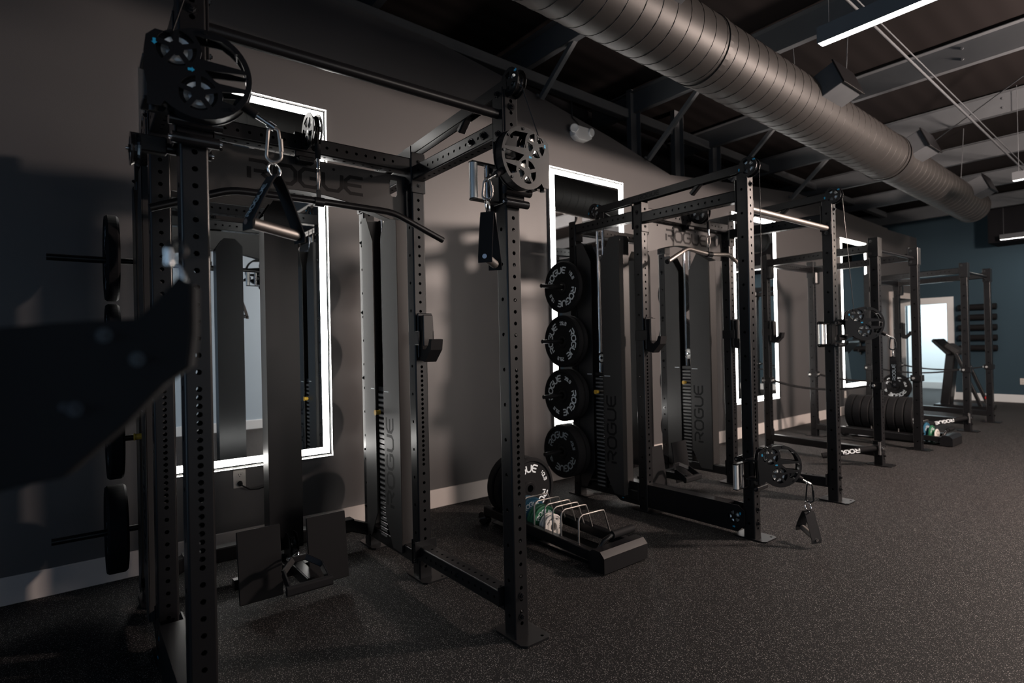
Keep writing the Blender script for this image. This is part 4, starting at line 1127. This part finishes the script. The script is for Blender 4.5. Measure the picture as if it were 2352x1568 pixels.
# ------------------------------------------------------------------ dark arm in the near left foreground
def view_pt(u, v, dist):
    d = _f*F_PX+_r*(u-1176)-_u*(v-784); return V((0, 0, CAMH))+d*(dist/F_PX)
outl = [(-60, 770), (150, 748), (330, 735), (372, 700), (425, 640), (452, 655), (450, 760), (440, 835), (385, 872), (300, 960), (155, 1085), (60, 1105), (-60, 1140)]
o0 = view_pt(200, 900, .55); Ux = (_r*.93+_f*.36).normalized(); Uz = V((0, 0, 1)); Nn = Ux.cross(Uz).normalized()
def on_plane(u, v):
    d = view_pt(u, v, 1.0)-V((0, 0, CAMH)); k = (o0-V((0, 0, CAMH))).dot(Nn)/d.dot(Nn); p = V((0, 0, CAMH))+d*k-o0
    return (p.dot(Ux), p.dot(Uz))
arm = [on_plane(*p) for p in outl]
t = thing('lever_arm', 'blurred dark steel arm reaching in from the left edge close to the camera', 'machine arm', (o0.x, o0.y, 0))
zo = V((0, 0, o0.z))
sh = zo
m = MB()
m.plate(arm, [], sh+Nn*.02, Ux, Uz, .004); m.plate(arm, [], sh-Nn*.02, Ux, Uz, .004)
for a_, b_ in zip(arm, arm[1:]+arm[:1]):
    pass
P = [sh+Ux*a[0]+Uz*a[1] for a in arm]
m.strip(P, Nn, .038, .004)
m.build('arm_body', RUB, t)
for (u, v, r) in ((258, 770, .007), (330, 822, .007), (190, 935, .007), (165, 930, .004)):
    a = on_plane(u, v); p = sh+Ux*a[0]+Uz*a[1]
    bolt(t, p-Nn*.022 if Nn.dot(V((0, 0, CAMH))-o0) < 0 else p+Nn*.022, -Nn if Nn.dot(V((0, 0, CAMH))-o0) < 0 else Nn, r/.021)
a = on_plane(432, 650); p = sh+Ux*a[0]+Uz*a[1]
a2 = on_plane(395, 590); p2 = sh+Ux*a2[0]+Uz*a2[1]
a3 = on_plane(418, 560); p3 = sh+Ux*a3[0]+Uz*a3[1]
MB().tube([p, p.lerp(p2, .6)+Ux*.004, p2], .0025, 8).cyl(p2-Uz*.007, p2+Uz*.009, .005, n=12).build('pull_pin', CHR, t)
MB().tube([p2+Uz*.008, p3-Ux*.008, p3+Uz*.006, p3+Ux*.006-Uz*.006, p3-Uz*.016], .003, 8).build('pin_loop', BLK, t)
# post that carries the arm, outside the left edge
a = on_plane(-230, 950); pp = sh+Ux*a[0]
MB().beam((pp.x, pp.y, 0.01), (pp.x, pp.y, 2.2), (1, 0, 0), W3, W3).build('post', BLK, t)
MB().box((pp.x, pp.y, .006), (.3, .3, .010), .002).build('base_plate', BLK, t)
a = on_plane(-60, 955); q = sh+Ux*a[0]+Uz*a[1]
MB().beam(q, V((pp.x, pp.y, q.z)), (0, 0, 1), .06, .036).build('arm_root', BLK, t)
